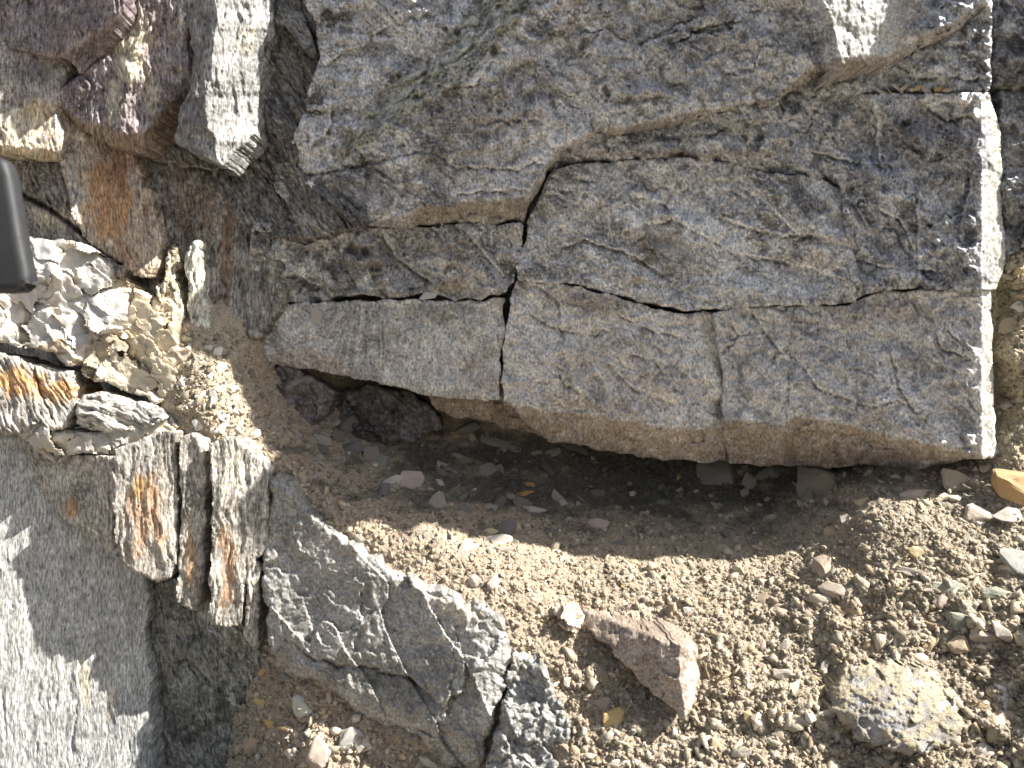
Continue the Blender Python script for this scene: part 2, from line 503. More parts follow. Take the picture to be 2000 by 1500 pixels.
def core():
    # the unbroken rock mass the layers are attached to
    f = foliated(lambda u, v: MAIN(u, v) + 150, 80, 2, width=30)
    return block('bedrock', None, [(560, -100), (1900, -100), (1905, 700), (1880, 800), (1400, 790), (1100, 750), (960, 715), (700, 690), (560, 640)], f,
                 paint(OLIV, OLIVD, GREY), M_FOL, cell=14, thick=330, kind='structure', fol=f.fol)
core()
# --- top layer: carries the diagonal foliated band
def band_prof(u, v):
    pts = [(1000, -90), (945, 0), (900, 55), (860, 105), (775, 160), (722, 210), (690, 262), (655, 312)]
    j = fbm(u / 35, v / 35, 3, 5) * 9
    dd, sd, t = pld(pts, u + j, v + j)
    w = np.interp(t, [0, .45, .8, 1], [84, 72, 46, 14])
    q = np.where(sd > 0, -1, 1) * dd / w               # 0 = lower-right edge of the band, 1 = its upper-left edge
    return q, w, t
def band(u, v):
    q, w, t = band_prof(u, v)
    drop = 34 * sst(1.0, .7, t)
    inside = sst(-.03, .03, q) * sst(1.06, .94, q)
    a_ = (u * .70 + v * .72); l_ = (u * .72 - v * .70)
    r = -drop * sst(0.0, 1.0, q) * np.exp(-np.clip(q - 1, 0, None) * w / 170) + 9 * np.exp(-((q + .04) * w / 5) ** 2)
    r = r + inside * (fbm(a_ / 7 + fbm(u / 40, v / 40, 2, 3) * 2, l_ / 95, 4, 9, .6) * 11)
    return r
topf = massive(MAIN, 1.0, 1.0,
    cr=[([(540, 352), (600, 345), (655, 335), (740, 316), (800, 302), (850, 285)], 2.5, 16)],
    st=[([(1130, 60), (1180, 55), (1150, 100), (1095, 130)], 10, 60), ([(1480, 5), (1420, 60), (1300, 70), (1240, 100)], 12, 70),
        ([(620, 130), (700, 85), (770, 45)], 10, 60), ([(1380, 20), (1290, 68), (1240, 100)], 12, 50),
        ([(880, 325), (1010, 330), (1080, 310)], 8, 40), ([(1015, 200), (1030, 250), (1005, 330)], -7, 60),
        ([(1600, -20), (1632, 40), (1650, 110)], -14, 60), ([(1300, 95), (1350, 60), (1440, 35), (1500, 0)], 9, 70), ([(940, 262), (1000, 232), (1060, 236), (1090, 200)], 7, 50),
        ([(1330, 205), (1290, 190), (1220, 226), (1170, 232)], -7, 40), ([(790, 205), (840, 170), (930, 160), (960, 120)], 9, 60), ([(1560, 60), (1500, 90), (1470, 140), (1400, 150)], 8, 60), ([(600, 300), (640, 250), (650, 200)], 8, 50), ([(880, 380), (960, 372), (1030, 365)], 8, 30)],
    extra=band)
TOPP = [(560, -120), (1940, -120), (1934, 0), (1925, 15), (1860, 62), (1800, 92), (1740, 118), (1680, 130), (1640, 133), (1590, 150),
        (1540, 185), (1490, 208), (1400, 222), (1310, 236), (1240, 246), (1170, 252), (1120, 275), (1085, 308), (1060, 345), (1040, 378), (1022, 430),
        (990, 428), (960, 436), (870, 434), (790, 442), (700, 440), (610, 428), (560, 400), (535, 362), (550, 330), (580, 250), (602, 185), (625, 120), (618, 60), (600, 10), (580, -40)]
topc = paint([0.41, 0.41, 0.425], GDARK, [0.66, 0.655, 0.665], 0.8, stains=[
    (830, 190, 110, 60, -30, [.11, .10, .10], .6), (1120, 10, 60, 25, 20, [.42, .3, .2], .35), (720, 45, 30, 25, 0, [.36, .25, .16], .4),
    (1060, 270, 120, 90, 20, [.66, .66, .69], .7), (1380, 150, 160, 60, -20, [.52, .53, .57], .5), (1130, 90, 110, 60, -30, [.54, .54, .56], .4), (1480, 60, 60, 40, 0, [.5, .52, .58], .5), (720, 60, 70, 50, 0, [.5, .5, .52], .4), (1700, 40, 100, 110, 0, [.34, .34, .32], .95), (950, 230, 190, 90, -30, [.12, .105, .105], .55),
    (700, 370, 110, 60, 0, [.1, .09, .09], .6), (1300, 110, 200, 120, -30, [.24, .24, .25], .4), (1820, 30, 60, 60, 0, [.2, .22, .27], .6),
    (900, 413, 140, 22, -4, [.26, .21, .16], .8), (1200, 262, 60, 14, -10, [.32, .27, .2], .7)])
# underside strip of the top layer's lower-left edge and the lit patch at its top right
_toplip = (np.array([560, 640, 760, 850, 950, 1020, 1040, 1060, 1090, 1300, 1500, 1590, 1650, 1740, 1860, 2000]),
           np.array([440, 440, 428, 402, 388, 388, 366, 322, 288, 226, 192, 128, 112, 102, 44, -40]), 1.5)
_tf = massive(MAIN, 1.0, 1.0)
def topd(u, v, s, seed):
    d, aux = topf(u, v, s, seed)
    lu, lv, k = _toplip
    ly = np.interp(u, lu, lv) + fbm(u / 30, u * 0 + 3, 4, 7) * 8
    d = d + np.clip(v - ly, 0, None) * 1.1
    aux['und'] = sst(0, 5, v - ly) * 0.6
    # the patch turned towards the light
    flat = sst(1600, 1640, u) * sst(1800, 1770, u) * sst(135, 100, v)
    d = d * (1 - flat * .8) + (MAIN(u, v) - 2) * flat * .8
    w = sst(1626, 1650, u + fbm(u / 30, v / 30, 3, 77) * 24 + (v - 60) * -0.25) * sst(1800, 1760, u)
    d = d - sst(1585, 1630, u + (v - 60) * -0.25) * (1770 - np.clip(u, 1630, 1770)) * 0.62 + w * fbm(u / 9, v / 30, 3, 8) * 3
    return d, aux
def topc2(u, v, s, seed, aux):
    c = topc(u, v, s, seed, dict(edge=aux['edge'], und=0 * u))
    q, w, t = band_prof(u, v)
    inside = sst(-.03, .03, q) * sst(1.06, .94, q)
    a_ = (u * .70 + v * .72); l_ = (u * .72 - v * .70)
    st = fbm(a_ / 7 + fbm(u / 40, v / 40, 2, 3) * 2, l_ / 95, 4, 19, .65)
    bc = mix(np.array([[.36, .36, .325]]) + 0 * u[:, None], np.array([[.15, .148, .135]]), sst(.0, .3, st))
    bc = mix(bc, np.array([[.52, .52, .47]]), sst(-.05, -.35, st) * .8)
    c = mix(c, bc, inside * .9)
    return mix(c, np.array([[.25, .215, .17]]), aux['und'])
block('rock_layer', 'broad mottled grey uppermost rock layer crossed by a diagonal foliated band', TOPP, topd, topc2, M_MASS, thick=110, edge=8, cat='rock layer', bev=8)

# --- second layer under it at the right: thin wedge down to the small ledge with chips
secf = massive(off(MAIN, 34), .7, .8, st=[([(1760, 150), (1850, 150), (1930, 155)], 5, 20)])
block('rock_layer', 'dark blue-grey wedge layer above the small ledge that holds orange chips',
      [(1500, 150), (1700, 60), (1930, -100), (1940, -100), (1936, 60), (1936, 178), (1740, 180), (1560, 190), (1500, 230), (1400, 260), (1300, 262), (1300, 210)],
      secf, paint(COOL, CDARK, CPALE, .5, stains=[(1580, 165, 130, 40, -20, [.27, .25, .2], .6)]), M_MASS, thick=120, cat='rock layer', bev=7)

# --- third layer: large right-hand body around the central panel
thf = massive([off(MAIN, 38), lambda u, v: 38 + MAIN(1918, v) + (u - 1916) * 1.1], .8, 1.2, ang=0.5,
    st=[([(1705, 190), (1712, 250), (1720, 330)], 8, 40), ([(1800, 200), (1850, 235), (1905, 220)], 9, 40), ([(1640, 340), (1642, 460), (1645, 590)], 7, 60),
        ([(1793, 350), (1792, 450), (1790, 540)], 12, 50), ([(1900, 330), (1890, 400), (1840, 440), (1800, 450)], 10, 60), ([(1560, 290), (1640, 310), (1740, 330)], 6, 30), ([(1480, 240), (1500, 265), (1480, 300)], 6, 30), ([(1330, 250), (1326, 290)], 8, 30), ([(1185, 262), (1190, 296)], 8, 30), ([(1700, 400), (1760, 430), (1790, 500)], 6, 40), ([(1650, 500), (1720, 520), (1850, 530)], 6, 40)],
    lip=(np.array([1000, 1100, 1150, 1300, 1460, 1560, 1640, 1700, 1950]), np.array([330, 300, 294, 296, 306, 322, 350, 900, 900]), 1.3))
thf = calm_edge(thf, 1916, off(MAIN, 34))
block('rock_layer', 'large dark grey right-hand rock layer streaked white, its lit right edge dusty',
      [(1070, 330), (1100, 290), (1130, 262), (1200, 240), (1500, 190), (1570, 186), (1740, 186), (1930, 184), (1950, 260), (1954, 400), (1960, 500), (1945, 562),
       (1880, 566), (1790, 562), (1720, 566), (1690, 572), (1655, 592), (1560, 598), (1560, 420), (1500, 350), (1460, 322), (1300, 306), (1150, 311), (1085, 326)],
      thf, paint([.34, .34, .355], [.08, .085, .105], [.6, .595, .6], .8, stains=[
          (1945, 380, 20, 330, 0, [.34, .325, .28], .95), (1710, 250, 12, 80, 0, [.58, .58, .57], .85), (1790, 500, 9, 60, 0, [.58, .58, .57], .85), (1870, 380, 14, 60, 20, [.62, .62, .58], .7),
          (1850, 205, 90, 26, 0, [.58, .58, .56], .7), (1830, 250, 90, 45, 10, [.05, .055, .085], .7), (1720, 330, 90, 40, 20, [.09, .12, .19], .5), (1420, 245, 80, 20, -6, [.33, .28, .2], .5),
          (1350, 300, 250, 10, 0, [.27, .22, .17], .6)]), M_MASS, thick=190, cat='rock layer', bev=5, grow=3, rough=3)

# --- central panel
panf = massive(off(MAIN, 46), .9, .9, ang=0.25,
    st=[([(1490, 336), (1545, 385), (1590, 432), (1640, 460)], -9, 90), ([(1200, 450), (1320, 430), (1430, 490), (1560, 520)], 8, 70), ([(1390, 420), (1480, 450), (1640, 470)], 6, 50), ([(1080, 480), (1150, 470), (1240, 500), (1330, 560)], 7, 50), ([(1420, 350), (1500, 400), (1570, 470)], -6, 50), ([(1230, 380), (1300, 400), (1350, 450)], 6, 50), ([(1430, 500), (1530, 510), (1650, 545)], 7, 40)])
block('central_rock', 'large grey-brown central rock panel with a wavy lower lip, right of the long crack',
      [(1062, 362), (1085, 332), (1130, 322), (1250, 314), (1350, 312), (1460, 326), (1510, 342), (1580, 348), (1660, 372), (1672, 590), (1600, 594), (1500, 592), (1430, 600), (1385, 604),
       (1330, 600), (1260, 588), (1200, 572), (1120, 554), (1060, 548), (1012, 542), (1014, 510), (1035, 440), (1050, 400)],
      panf, paint([.39, .385, .388], [.125, .118, .115], [.68, .68, .69], .85, stains=[
          (1570, 390, 60, 36, 30, [.075, .078, .09], .85), (1300, 500, 90, 60, 20, [.17, .13, .08], .55), (1370, 440, 130, 36, 28, [.68, .70, .74], .75), (1500, 560, 160, 26, 4, [.6, .62, .66], .6), (1450, 575, 200, 20, 0, [.5, .5, .5], .5)]),
      M_MASS, thick=150, cat='rock', bev=5, bevd=4, grow=2.5)

# --- lower row
lowc = dict(mott=.8)
lf = massive([off(MAIN, 52), lambda u, v: 52 + MAIN(1364, v) + (u - 1364) * 0.8], .8, .9, st=[([(1090, 560), (1100, 650), (1105, 790)], 4, 30), ([(1180, 700), (1240, 760), (1330, 790)], 6, 50), ([(1020, 600), (1080, 640), (1150, 650), (1200, 640)], 5, 40), ([(1200, 610), (1260, 640), (1340, 660)], 5, 40), ([(1040, 740), (1110, 750), (1170, 790)], 6, 40), ([(1220, 690), (1280, 700), (1300, 740)], 5, 30)],
    lip=(np.array([980, 1060, 1150, 1330, 1340, 1420]), np.array([781, 800, 808, 836, 838, 834]), 1.5))
block('rock_block', 'pale grey lower block with a vertical chamfered right corner, beside the long crack',
      [(1010, 552), (1060, 556), (1130, 564), (1200, 580), (1260, 598), (1330, 610), (1392, 612), (1402, 660), (1412, 720), (1414, 832), (1420, 900), (1350, 900), (1240, 890), (1150, 872), (1080, 862),
       (1050, 838), (985, 786), (984, 700), (990, 640), (996, 590)],
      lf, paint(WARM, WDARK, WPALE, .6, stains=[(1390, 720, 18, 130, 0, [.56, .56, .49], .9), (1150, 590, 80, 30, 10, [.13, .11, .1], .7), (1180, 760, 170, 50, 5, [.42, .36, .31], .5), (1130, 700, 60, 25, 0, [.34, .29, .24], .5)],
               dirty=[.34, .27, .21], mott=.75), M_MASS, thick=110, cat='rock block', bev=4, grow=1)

nf = massive([off(MAIN, 56), lambda u, v: 56 + MAIN(1916, v) + (u - 1915) * 1.2], .8, .9, ang=0.4,
    st=[([(1465, 600), (1490, 640), (1528, 690), (1505, 720)], 9, 60), ([(1390, 690), (1430, 670), (1470, 640)], 6, 40), ([(1740, 680), (1760, 760), (1800, 820)], 6, 50), ([(1820, 600), (1840, 680), (1900, 700)], 5, 50), ([(1420, 620), (1450, 660), (1420, 690)], 6, 30), ([(1560, 700), (1600, 760), (1700, 790), (1800, 780)], 5, 50), ([(1540, 840), (1620, 842), (1700, 868), (1790, 880)], 8, 30)],
    cr=[([(1545, 680), (1540, 740), (1536, 830)], 1.3, 10), ([(1672, 690), (1674, 760), (1676, 840)], 1.2, 5)],
    lip=(np.array([1400, 1420, 1530, 1545, 1600, 1680, 1750, 1850, 1935, 1960]), np.array([822, 818, 828, 812, 816, 835, 852, 872, 892, 890]), 1.7))
nf = calm_edge(nf, 1917, off(MAIN, 52))
block('rock_block', 'big smooth lower right block with brown rough underside and dusty right edge',
      [(1398, 612), (1460, 600), (1560, 602), (1660, 600), (1695, 580), (1730, 570), (1800, 570), (1880, 572), (1932, 568), (1935, 640), (1937, 760), (1942, 870), (1950, 892), (1900, 892),
       (1850, 902), (1800, 914), (1740, 916), (1690, 905), (1620, 912), (1560, 904), (1500, 908), (1440, 902), (1425, 902), (1418, 832), (1416, 730), (1404, 665)],
      nf, paint([.45, .442, .445], [.22, .213, .215], [.6, .585, .575], .6, stains=[(1935, 720, 16, 200, 0, [.34, .31, .25], .9), (1700, 610, 160, 30, 0, [.13, .11, .1], .5), (1640, 740, 200, 24, 10, [.5, .52, .54], .4), (1880, 560, 40, 12, 0, [.6, .5, .3], .4),
                                                                                  (1480, 650, 50, 24, 10, [.42, .42, .44], .4)],
               dirty=[.33, .26, .2], mott=.7), M_MASS, thick=120, cat='rock block', bev=4, grow=3, rough=3)

# --- left of the long crack: wavy middle block and its lower lip
mf = massive(lambda u, v: MAIN(u, v) + 44 - 30 * sst(720, 490, u), 1.3, 1.6, ang=0.6,
    st=[([(740, 440), (770, 500), (870, 570)], 16, 60), ([(600, 440), (560, 500), (520, 520)], -8, 50), ([(900, 440), (950, 500), (985, 540)], 6, 50)],
    extra=lambda u, v: 14 * np.sin((u - 600 + fbm(u / 80, v / 80, 3, 4) * 50) / 34 + v / 60) * np.exp(-((u - 760) / 160) ** 2 - ((v - 500) / 70) ** 2))
block('rock_block', 'wavy folded grey block left of the long crack, above the pale flake ledge',
      [(495, 436), (600, 434), (700, 446), (790, 448), (870, 440), (960, 442), (1022, 440), (1012, 500), (998, 545), (990, 566), (940, 580), (880, 582), (855, 570), (830, 566), (800, 576), (740, 578),
       (700, 566), (650, 582), (600, 588), (560, 590), (535, 600), (505, 650), (490, 640), (488, 520)],
      mf, paint([.31, .3, .295], [.11, .105, .105], [.56, .55, .54], .7, stains=[(690, 510, 70, 50, 0, [.09, .085, .085], .6), (900, 480, 60, 30, 0, [.25, .17, .13], .4), (880, 560, 40, 14, 0, [.3, .25, .13], .5)]), M_MASS, thick=150, cat='rock block', bev=5, grow=3)

def kphase(u, v):
    # layers curve round a fold centred low to the left of the crack
    x = u - 690; y = v - 860
    r = np.hypot(x, y * 0.9); a = np.arctan2(y, x)
    w = sst(640, 760, u)
    ph = (1 - w) * (v * 0.9 - u * 0.35) + w * (u * 1.0 + 0.12 * v)
    al = (1 - w) * (u) + w * (v)
    return ph, al
kf = foliated(lambda u, v: MAIN(u, v) + 60 - 34 * sst(720, 490, u), 90, .85, phase=kphase, width=9, length=5,
              lip=(np.array([480, 520, 580, 700, 760, 830, 1000]), np.array([662, 690, 688, 722, 738, 752, 775]), 0.35))
block('rock_block', 'wedge-shaped lower left block with fanning fold lines, overhanging the dark hollow',
      [(548, 596), (600, 592), (650, 590), (740, 586), (830, 584), (880, 590), (940, 588), (988, 578), (984, 640), (976, 700), (976, 782), (930, 778), (860, 774), (800, 764), (740, 750), (690, 738),
       (640, 728), (590, 722), (540, 712), (512, 704), (502, 680), (506, 650), (530, 620)],
      kf, paint([.44, .425, .415], [.2, .195, .19], [.64, .62, .6], .45, stains=[(600, 705, 110, 26, 8, [.38, .32, .27], .8), (640, 610, 90, 26, 0, [.2, .19, .19], .5), (860, 610, 90, 20, 0, [.17, .165, .15], .6), (930, 720, 40, 50, 0, [.36, .31, .27], .5)],
                mott=.7), M_MASS, thick=90, cat='rock block', bev=5)
# inner ledge behind the lip, above the hollow
inf = massive(lambda u, v: 236 - 0.1 * (u - 960) + 0.9 * np.clip(v - 790, 0, None), .8, .6)
block('rock_ledge', 'brown inner ledge low behind the lip of the slab, right at the hollow',
      [(820, 700), (1130, 720), (1150, 850), (1080, 868), (1040, 846), (1000, 838), (930, 822), (880, 812), (850, 798), (835, 770)], inf,
      paint([.27, .21, .16], [.17, .13, .1], [.4, .33, .27], .4), M_MASS, thick=120, cat='rock ledge', bev=5)

pf = massive(plane(-130, 1980, 80, -0.2, 0.2), .8, 1.0, lip=(np.array([1900, 2200]), np.array([160, 156]), 1.6))
block('rock_block', 'dark bluish block in the top right corner, beyond the dusty edge', [(1941, -110), (2070, -110), (2070, 186), (2050, 190), (1975, 190), (1944, 168), (1940, 60)], pf,
      paint([.17, .175, .2], CDARK, [.4, .41, .44], .4, dirty=[.5, .46, .38]), M_MASS, thick=150, bev=6, cat='rock block')
p2 = massive(plane(-70, 1980, 330, -0.2, 0.2), .7, .9, cr=[([(1965, 322), (1990, 326), (2100, 330)], 1.5, 8)])
block('rock_block', 'smooth charcoal block at the right edge, between the pale ledge and the rubble', [(1950, 180), (2060, 180), (2060, 470), (2030, 474), (2000, 482), (1968, 500), (1958, 470), (1954, 300)], p2,
      paint([.2, .2, .205], CDARK, [.38, .385, .39], .3, mott=.8), M_MASS, thick=150, bev=6, cat='rock block')
# ================================================================== UPPER LEFT BLOCKS
ef = foliated(plane(84, 560, 200, -0.30, 0.12), 62, 1.7, width=13, length=8)
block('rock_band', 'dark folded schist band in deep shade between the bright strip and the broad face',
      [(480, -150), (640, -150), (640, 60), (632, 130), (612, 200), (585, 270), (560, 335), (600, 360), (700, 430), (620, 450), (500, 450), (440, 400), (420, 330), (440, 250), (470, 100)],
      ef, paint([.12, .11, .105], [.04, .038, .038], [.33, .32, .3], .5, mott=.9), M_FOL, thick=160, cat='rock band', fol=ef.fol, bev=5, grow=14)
sf = foliated(plane(36, 580, 50, -0.3, 0.1), 55, .8, width=9)
block('rock_wedge', 'small dark wedge jammed in the top gap right of the bright strip',
      [(533, 48), (545, -60), (575, -60), (590, 25), (614, 72), (616, 98), (598, 98), (572, 68), (550, 52)], sf, paint([.11, .108, .105], [.04, .04, .04], [.3, .29, .28], .5), M_FOL, thick=70, cat='rock', fol=sf.fol)
# bright strip block with a ridge: left flank in shade, right flank lit
def ridge_planes(u, v):
    ru = np.interp(v, [-150, 0, 50, 150, 240, 290, 320], [428, 426, 424, 410, 404, 418, 430]) + fbm(v / 60, v * 0 + 1, 3, 3) * 14
    return np.where(u < ru, -40 + (ru - u) * 0.42, -40 + (u - ru) * 0.72) + 0.03 * (v - 100)
df = foliated(ridge_planes, 91, .5, width=8, length=14)
block('rock_block', 'upright block with a dazzling white sunlit right flank and pointed lower end',
      [(350, -150), (525, -150), (531, 10), (533, 78), (517, 82), (513, 140), (506, 200), (499, 262), (486, 272), (468, 290), (448, 312), (430, 326), (405, 306), (370, 296), (345, 280), (350, 220), (370, 178), (378, 110), (366, 50), (345, 0)],
      df, paint([.25, .245, .235], [.11, .105, .10], [.37, .365, .355], .3, stains=[(370, 180, 42, 190, 4, [.13, .115, .115], .9), (480, 75, 25, 30, 0, [.6, .54, .4], .4)]), M_FOL, thick=90, cat='rock block', fol=df.fol, bev=3)
def cpl(u, v):
    x = u - 250
    r1 = np.interp(v, [-150, 0, 80, 260], [335, 320, 262, 236]) + fbm(v / 55, v * 0 + 4, 3, 13) * 18
    r2 = np.interp(v, [-150, 0, 80, 260], [372, 350, 330, 310]) + fbm(v / 55, v * 0 + 9, 3, 14) * 14
    a = np.where(u < r1, (r1 - u) * 0.3, 0)
    b = np.where((u >= r1) & (u < r1 + 34), (u - r1) * 0.45, 0) + np.where(u >= r1 + 34, 15 - (u - r1 - 34) * 0.25, 0)
    c = np.where(u >= r2, (u - r2) * 0.8, 0)
    return -18 + a + b + c + 0.06 * (v - 100)
cf = foliated(cpl, 88, .9, width=13, length=6, lip=(np.array([100, 160, 200, 240, 280, 330]), np.array([190, 236, 244, 258, 262, 200]), 1.1))
block('rock_block', 'purple-brown lobed block speckled with cream crust left of the white strip',
      [(215, -150), (360, -150), (352, 0), (368, 60), (376, 120), (366, 172), (334, 192), (326, 216), (304, 236), (298, 256), (274, 286), (240, 288), (205, 268), (165, 246), (135, 222), (112, 205), (122, 182), (160, 156), (200, 122), (224, 92), (228, 40)],
      cf, paint(PURP, PURPD, PURPP, .3, stains=[(260, 90, 40, 80, 12, [.60, .54, .40], .85), (225, 190, 20, 60, 0, [.56, .5, .38], .7), (295, 190, 18, 70, 0, [.6, .55, .42], .7), (355, 40, 14, 60, 8, [.7, .68, .62], .8), (355, 150, 14, 26, 0, [.6, .55, .42], .6)],
                dirty=[.2, .15, .1]), M_FOL, thick=110, cat='rock block', fol=cf.fol, bev=4, grow=9)
af = foliated(plane(-28, 100, 50, -0.2, 0.16), 96, .9, width=18, length=4, lip=(np.array([-100, 0, 60, 130, 180, 240]), np.array([86, 90, 98, 100, 70, 20]), .5))
block('rock_block', 'smooth dark purple block filling the top left corner',
      [(-150, -150), (250, -150), (238, 10), (222, 60), (190, 108), (160, 140), (140, 120), (128, 106), (80, 104), (30, 96), (-150, 92)],
      af, paint([.18, .152, .155], PURPD, [.36, .31, .315], .4, mott=.8), M_FOL, thick=120, cat='rock block', fol=af.fol, bev=4, grow=2)
bf = foliated(plane(4, 60, 200, 0.22, 0.0), 90, .6, width=12, length=5, lip=(np.array([-100, 0, 60, 125]), np.array([278, 284, 290, 296]), 1.2))
block('rock_block', 'squared block at the left edge with a sunlit cream and orange lower face',
      [(-150, 60), (140, 70), (132, 130), (118, 190), (106, 202), (112, 240), (120, 290), (122, 312), (90, 308), (40, 300), (-150, 292)],
      bf, paint([.3, .27, .25], [.15, .13, .13], [.5, .47, .42], .3, stains=[(60, 255, 80, 60, 0, [.58, .50, .36], .85), (75, 215, 34, 24, 0, [.5, .33, .15], .5), (95, 290, 14, 40, 0, [.45, .28, .14], .5), (70, 140, 60, 30, 0, [.14, .125, .14], .7)],
                dirty=[.35, .3, .22]), M_FOL, thick=120, cat='rock block', fol=bf.fol, bev=4, grow=4)
# recessed shaded block below it
gf = foliated(plane(72, 80, 400, -0.25, 0.1), 84, 1.1, width=12, cr=[([(10, 375), (50, 384), (100, 410), (160, 455), (230, 520)], 4, 34)])
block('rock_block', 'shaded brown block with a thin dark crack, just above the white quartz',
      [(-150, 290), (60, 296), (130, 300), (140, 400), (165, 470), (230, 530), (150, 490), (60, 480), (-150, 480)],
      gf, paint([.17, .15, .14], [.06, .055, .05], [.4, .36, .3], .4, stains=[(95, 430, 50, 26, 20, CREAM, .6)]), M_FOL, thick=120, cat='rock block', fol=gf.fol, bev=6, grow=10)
# orange block
of = foliated(plane(52, 200, 400, 0.24, -0.06), 86, .7, width=11, length=9)
block('rock_block', 'rust-orange block with a jagged shadow edge across its upper half',
      [(112, 200), (180, 230), (258, 280), (268, 330), (276, 372), (292, 372), (300, 410), (308, 460), (300, 505), (292, 535), (262, 535), (235, 512), (205, 490), (168, 460), (142, 405), (122, 312)],
      of, paint([.38, .31, .24], [.22, .14, .1], [.52, .46, .38], .3, stains=[(215, 400, 66, 90, -6, [.42, .22, .09], .85), (235, 320, 24, 60, -4, [.2, .09, .05], .8), (145, 360, 18, 80, -8, [.42, .42, .4], .7), (250, 500, 40, 30, 0, [.3, .2, .13], .6)]),
      M_FOL, thick=100, cat='rock block', fol=of.fol, bev=4, grow=5)
# vertical shaded schist
def jphase(u, v):
    bend = (v - 330) / 300
    return u - 22 * np.sin(bend * 2.2) * sst(460, 300, u) + 0.25 * np.clip(330 - v, 0, None), v
jf = foliated(plane(130, 400, 450, 0.16, 0.03), 90, 1.25, phase=jphase, width=13, length=8,
              st=[([(270, 300), (330, 318), (400, 330), (480, 345)], 8, 40)])
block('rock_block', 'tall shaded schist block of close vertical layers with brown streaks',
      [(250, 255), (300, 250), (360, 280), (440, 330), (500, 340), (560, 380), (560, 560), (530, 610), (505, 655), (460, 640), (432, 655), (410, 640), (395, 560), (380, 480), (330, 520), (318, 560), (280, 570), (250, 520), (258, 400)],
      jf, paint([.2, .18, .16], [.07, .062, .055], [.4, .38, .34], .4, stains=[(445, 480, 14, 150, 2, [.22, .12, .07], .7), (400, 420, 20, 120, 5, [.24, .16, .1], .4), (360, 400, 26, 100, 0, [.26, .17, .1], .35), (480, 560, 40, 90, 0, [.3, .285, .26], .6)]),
      M_FOL, thick=160, cat='rock block', fol=jf.fol, bev=5, grow=10)
j2 = foliated(plane(96, 385, 560, 0.35, 0.0), 92, .7, width=8, length=9)
block('rock_splinter', 'narrow upright splinter with a sunlit pale green face, under the shaded layers',
      [(362, 500), (378, 470), (392, 466), (400, 560), (412, 640), (425, 648), (400, 642), (376, 636), (368, 590)], j2,
      paint([.48, .47, .4], [.22, .2, .16], [.66, .66, .58], .3), M_FOL, thick=60, cat='splinter', fol=j2.fol, bev=5)
for i, (pl_, lab) in enumerate([
        ([(318, 520), (332, 486), (340, 470), (346, 520), (344, 560), (326, 572)], 'pointed brown splinter standing highest beside the narrow pale one'),
        ([(300, 560), (322, 545), (340, 548), (352, 560), (354, 600), (350, 634), (338, 622), (330, 600), (312, 590)], 'broken buff splinter bundle above the loose quartz rubble')]):
    ff = foliated(plane(88, 330, 560, 0.3, -0.1), 90, 1.2, width=6, length=8)
    block('rock_splinter', lab, pl_, ff, paint([.4, .34, .25], [.2, .16, .11], [.6, .54, .42], .3), M_FOL, thick=60, cat='splinter', fol=ff.fol, bev=6, rough=7)

# ================================================================== QUARTZ
def quartz(pl, sc=46, tilt=0.8):
    def f(u, v, s, seed):
        wu = fbm(u / 60, v / 60, 3, seed + 40) * 26; wv = fbm(u / 60, v / 60, 3, seed + 41) * 26
        a, e1, i1 = facets(u + wu, v + wv, sc * 1.5, seed, tilt * 1.1, -0.5, 1.4)
        b, e2, i2 = facets(u + wv, v - wu, sc * .62, seed + 11, tilt, -0.95, 1.6)
        c, e3, i3 = facets(u, v, sc * .2, seed + 17, tilt * .6, 0.2, 1.2)
        d = pl(u, v) + a * 1.0 + b * .6 + c * .22 + fbm(u / 70, v / 70, 3, seed) * 12 + (1 - e1) * 1.5
        return d, dict(edge=0 * u, und=0 * u, e1=e1, e2=e2, idx=i2)
    return f
def qpaint(stains=(), base=WHITE):
    def f(u, v, s, seed, aux):
        c = base[None, :] * (0.9 + 0.14 * aux['idx'][:, None])
        dirt = (1 - aux['e1']) * sst(-.3, .35, fbm(u / 30, v / 30, 3, seed + 4)) * .5 + (1 - aux['e2']) * .25 * sst(-.2, .3, fbm(u / 25, v / 25, 3, seed + 5))
        c = mix(c, np.array([[.52, .42, .27]]), dirt * .8)
        c = mix(c, np.array([[.5, .41, .28]]), sst(.05, .45, fbm(u / 60, v / 50, 4, seed + 6)) * .5)
        for i, (a, b, ru, rv, deg, cc, st) in enumerate(stains):
            r = np.hypot((u - a) / ru, (v - b) / rv) + fbm(u / 25, v / 25, 4, seed + 30 + i) * .6
            c = mix(c, np.asarray(cc)[None, :], sst(1.1, .4, r) * st)
        return c
    return f
block('quartz_mass', 'big bright white quartz mass at the left edge under the cracked brown block',
      [(-150, 470), (60, 464), (150, 468), (190, 486), (218, 520), (226, 560), (238, 600), (220, 640), (180, 668), (160, 700), (132, 716), (100, 690), (60, 680), (20, 672), (-150, 664)],
      quartz(plane(18, 120, 580, 0.12, -0.10), 46, .50), qpaint([(110, 680, 50, 22, 0, [.32, .24, .14], .8)]), M_QTZ, thick=140, cat='quartz', bev=18, rough=6)
block('quartz_mass', 'cream stained quartz rubble mass in the middle of the left side',
      [(205, 560), (232, 535), (280, 560), (330, 590), (345, 630), (352, 668), (395, 700), (430, 740), (436, 790), (400, 812), (360, 806), (330, 790), (290, 780), (240, 756), (190, 742), (150, 716), (150, 690), (190, 650), (215, 610)],
      quartz(plane(50, 290, 670, 0.14, -0.12), 34, .50), qpaint([(280, 600, 90, 50, 0, CREAM, .6), (300, 700, 100, 60, 0, [.52, .46, .36], .5), (210, 680, 40, 30, 0, [.45, .38, .28], .4)], base=np.array([.40, .36, .29])), M_QTZ, thick=120, cat='quartz', bev=14, rough=9)
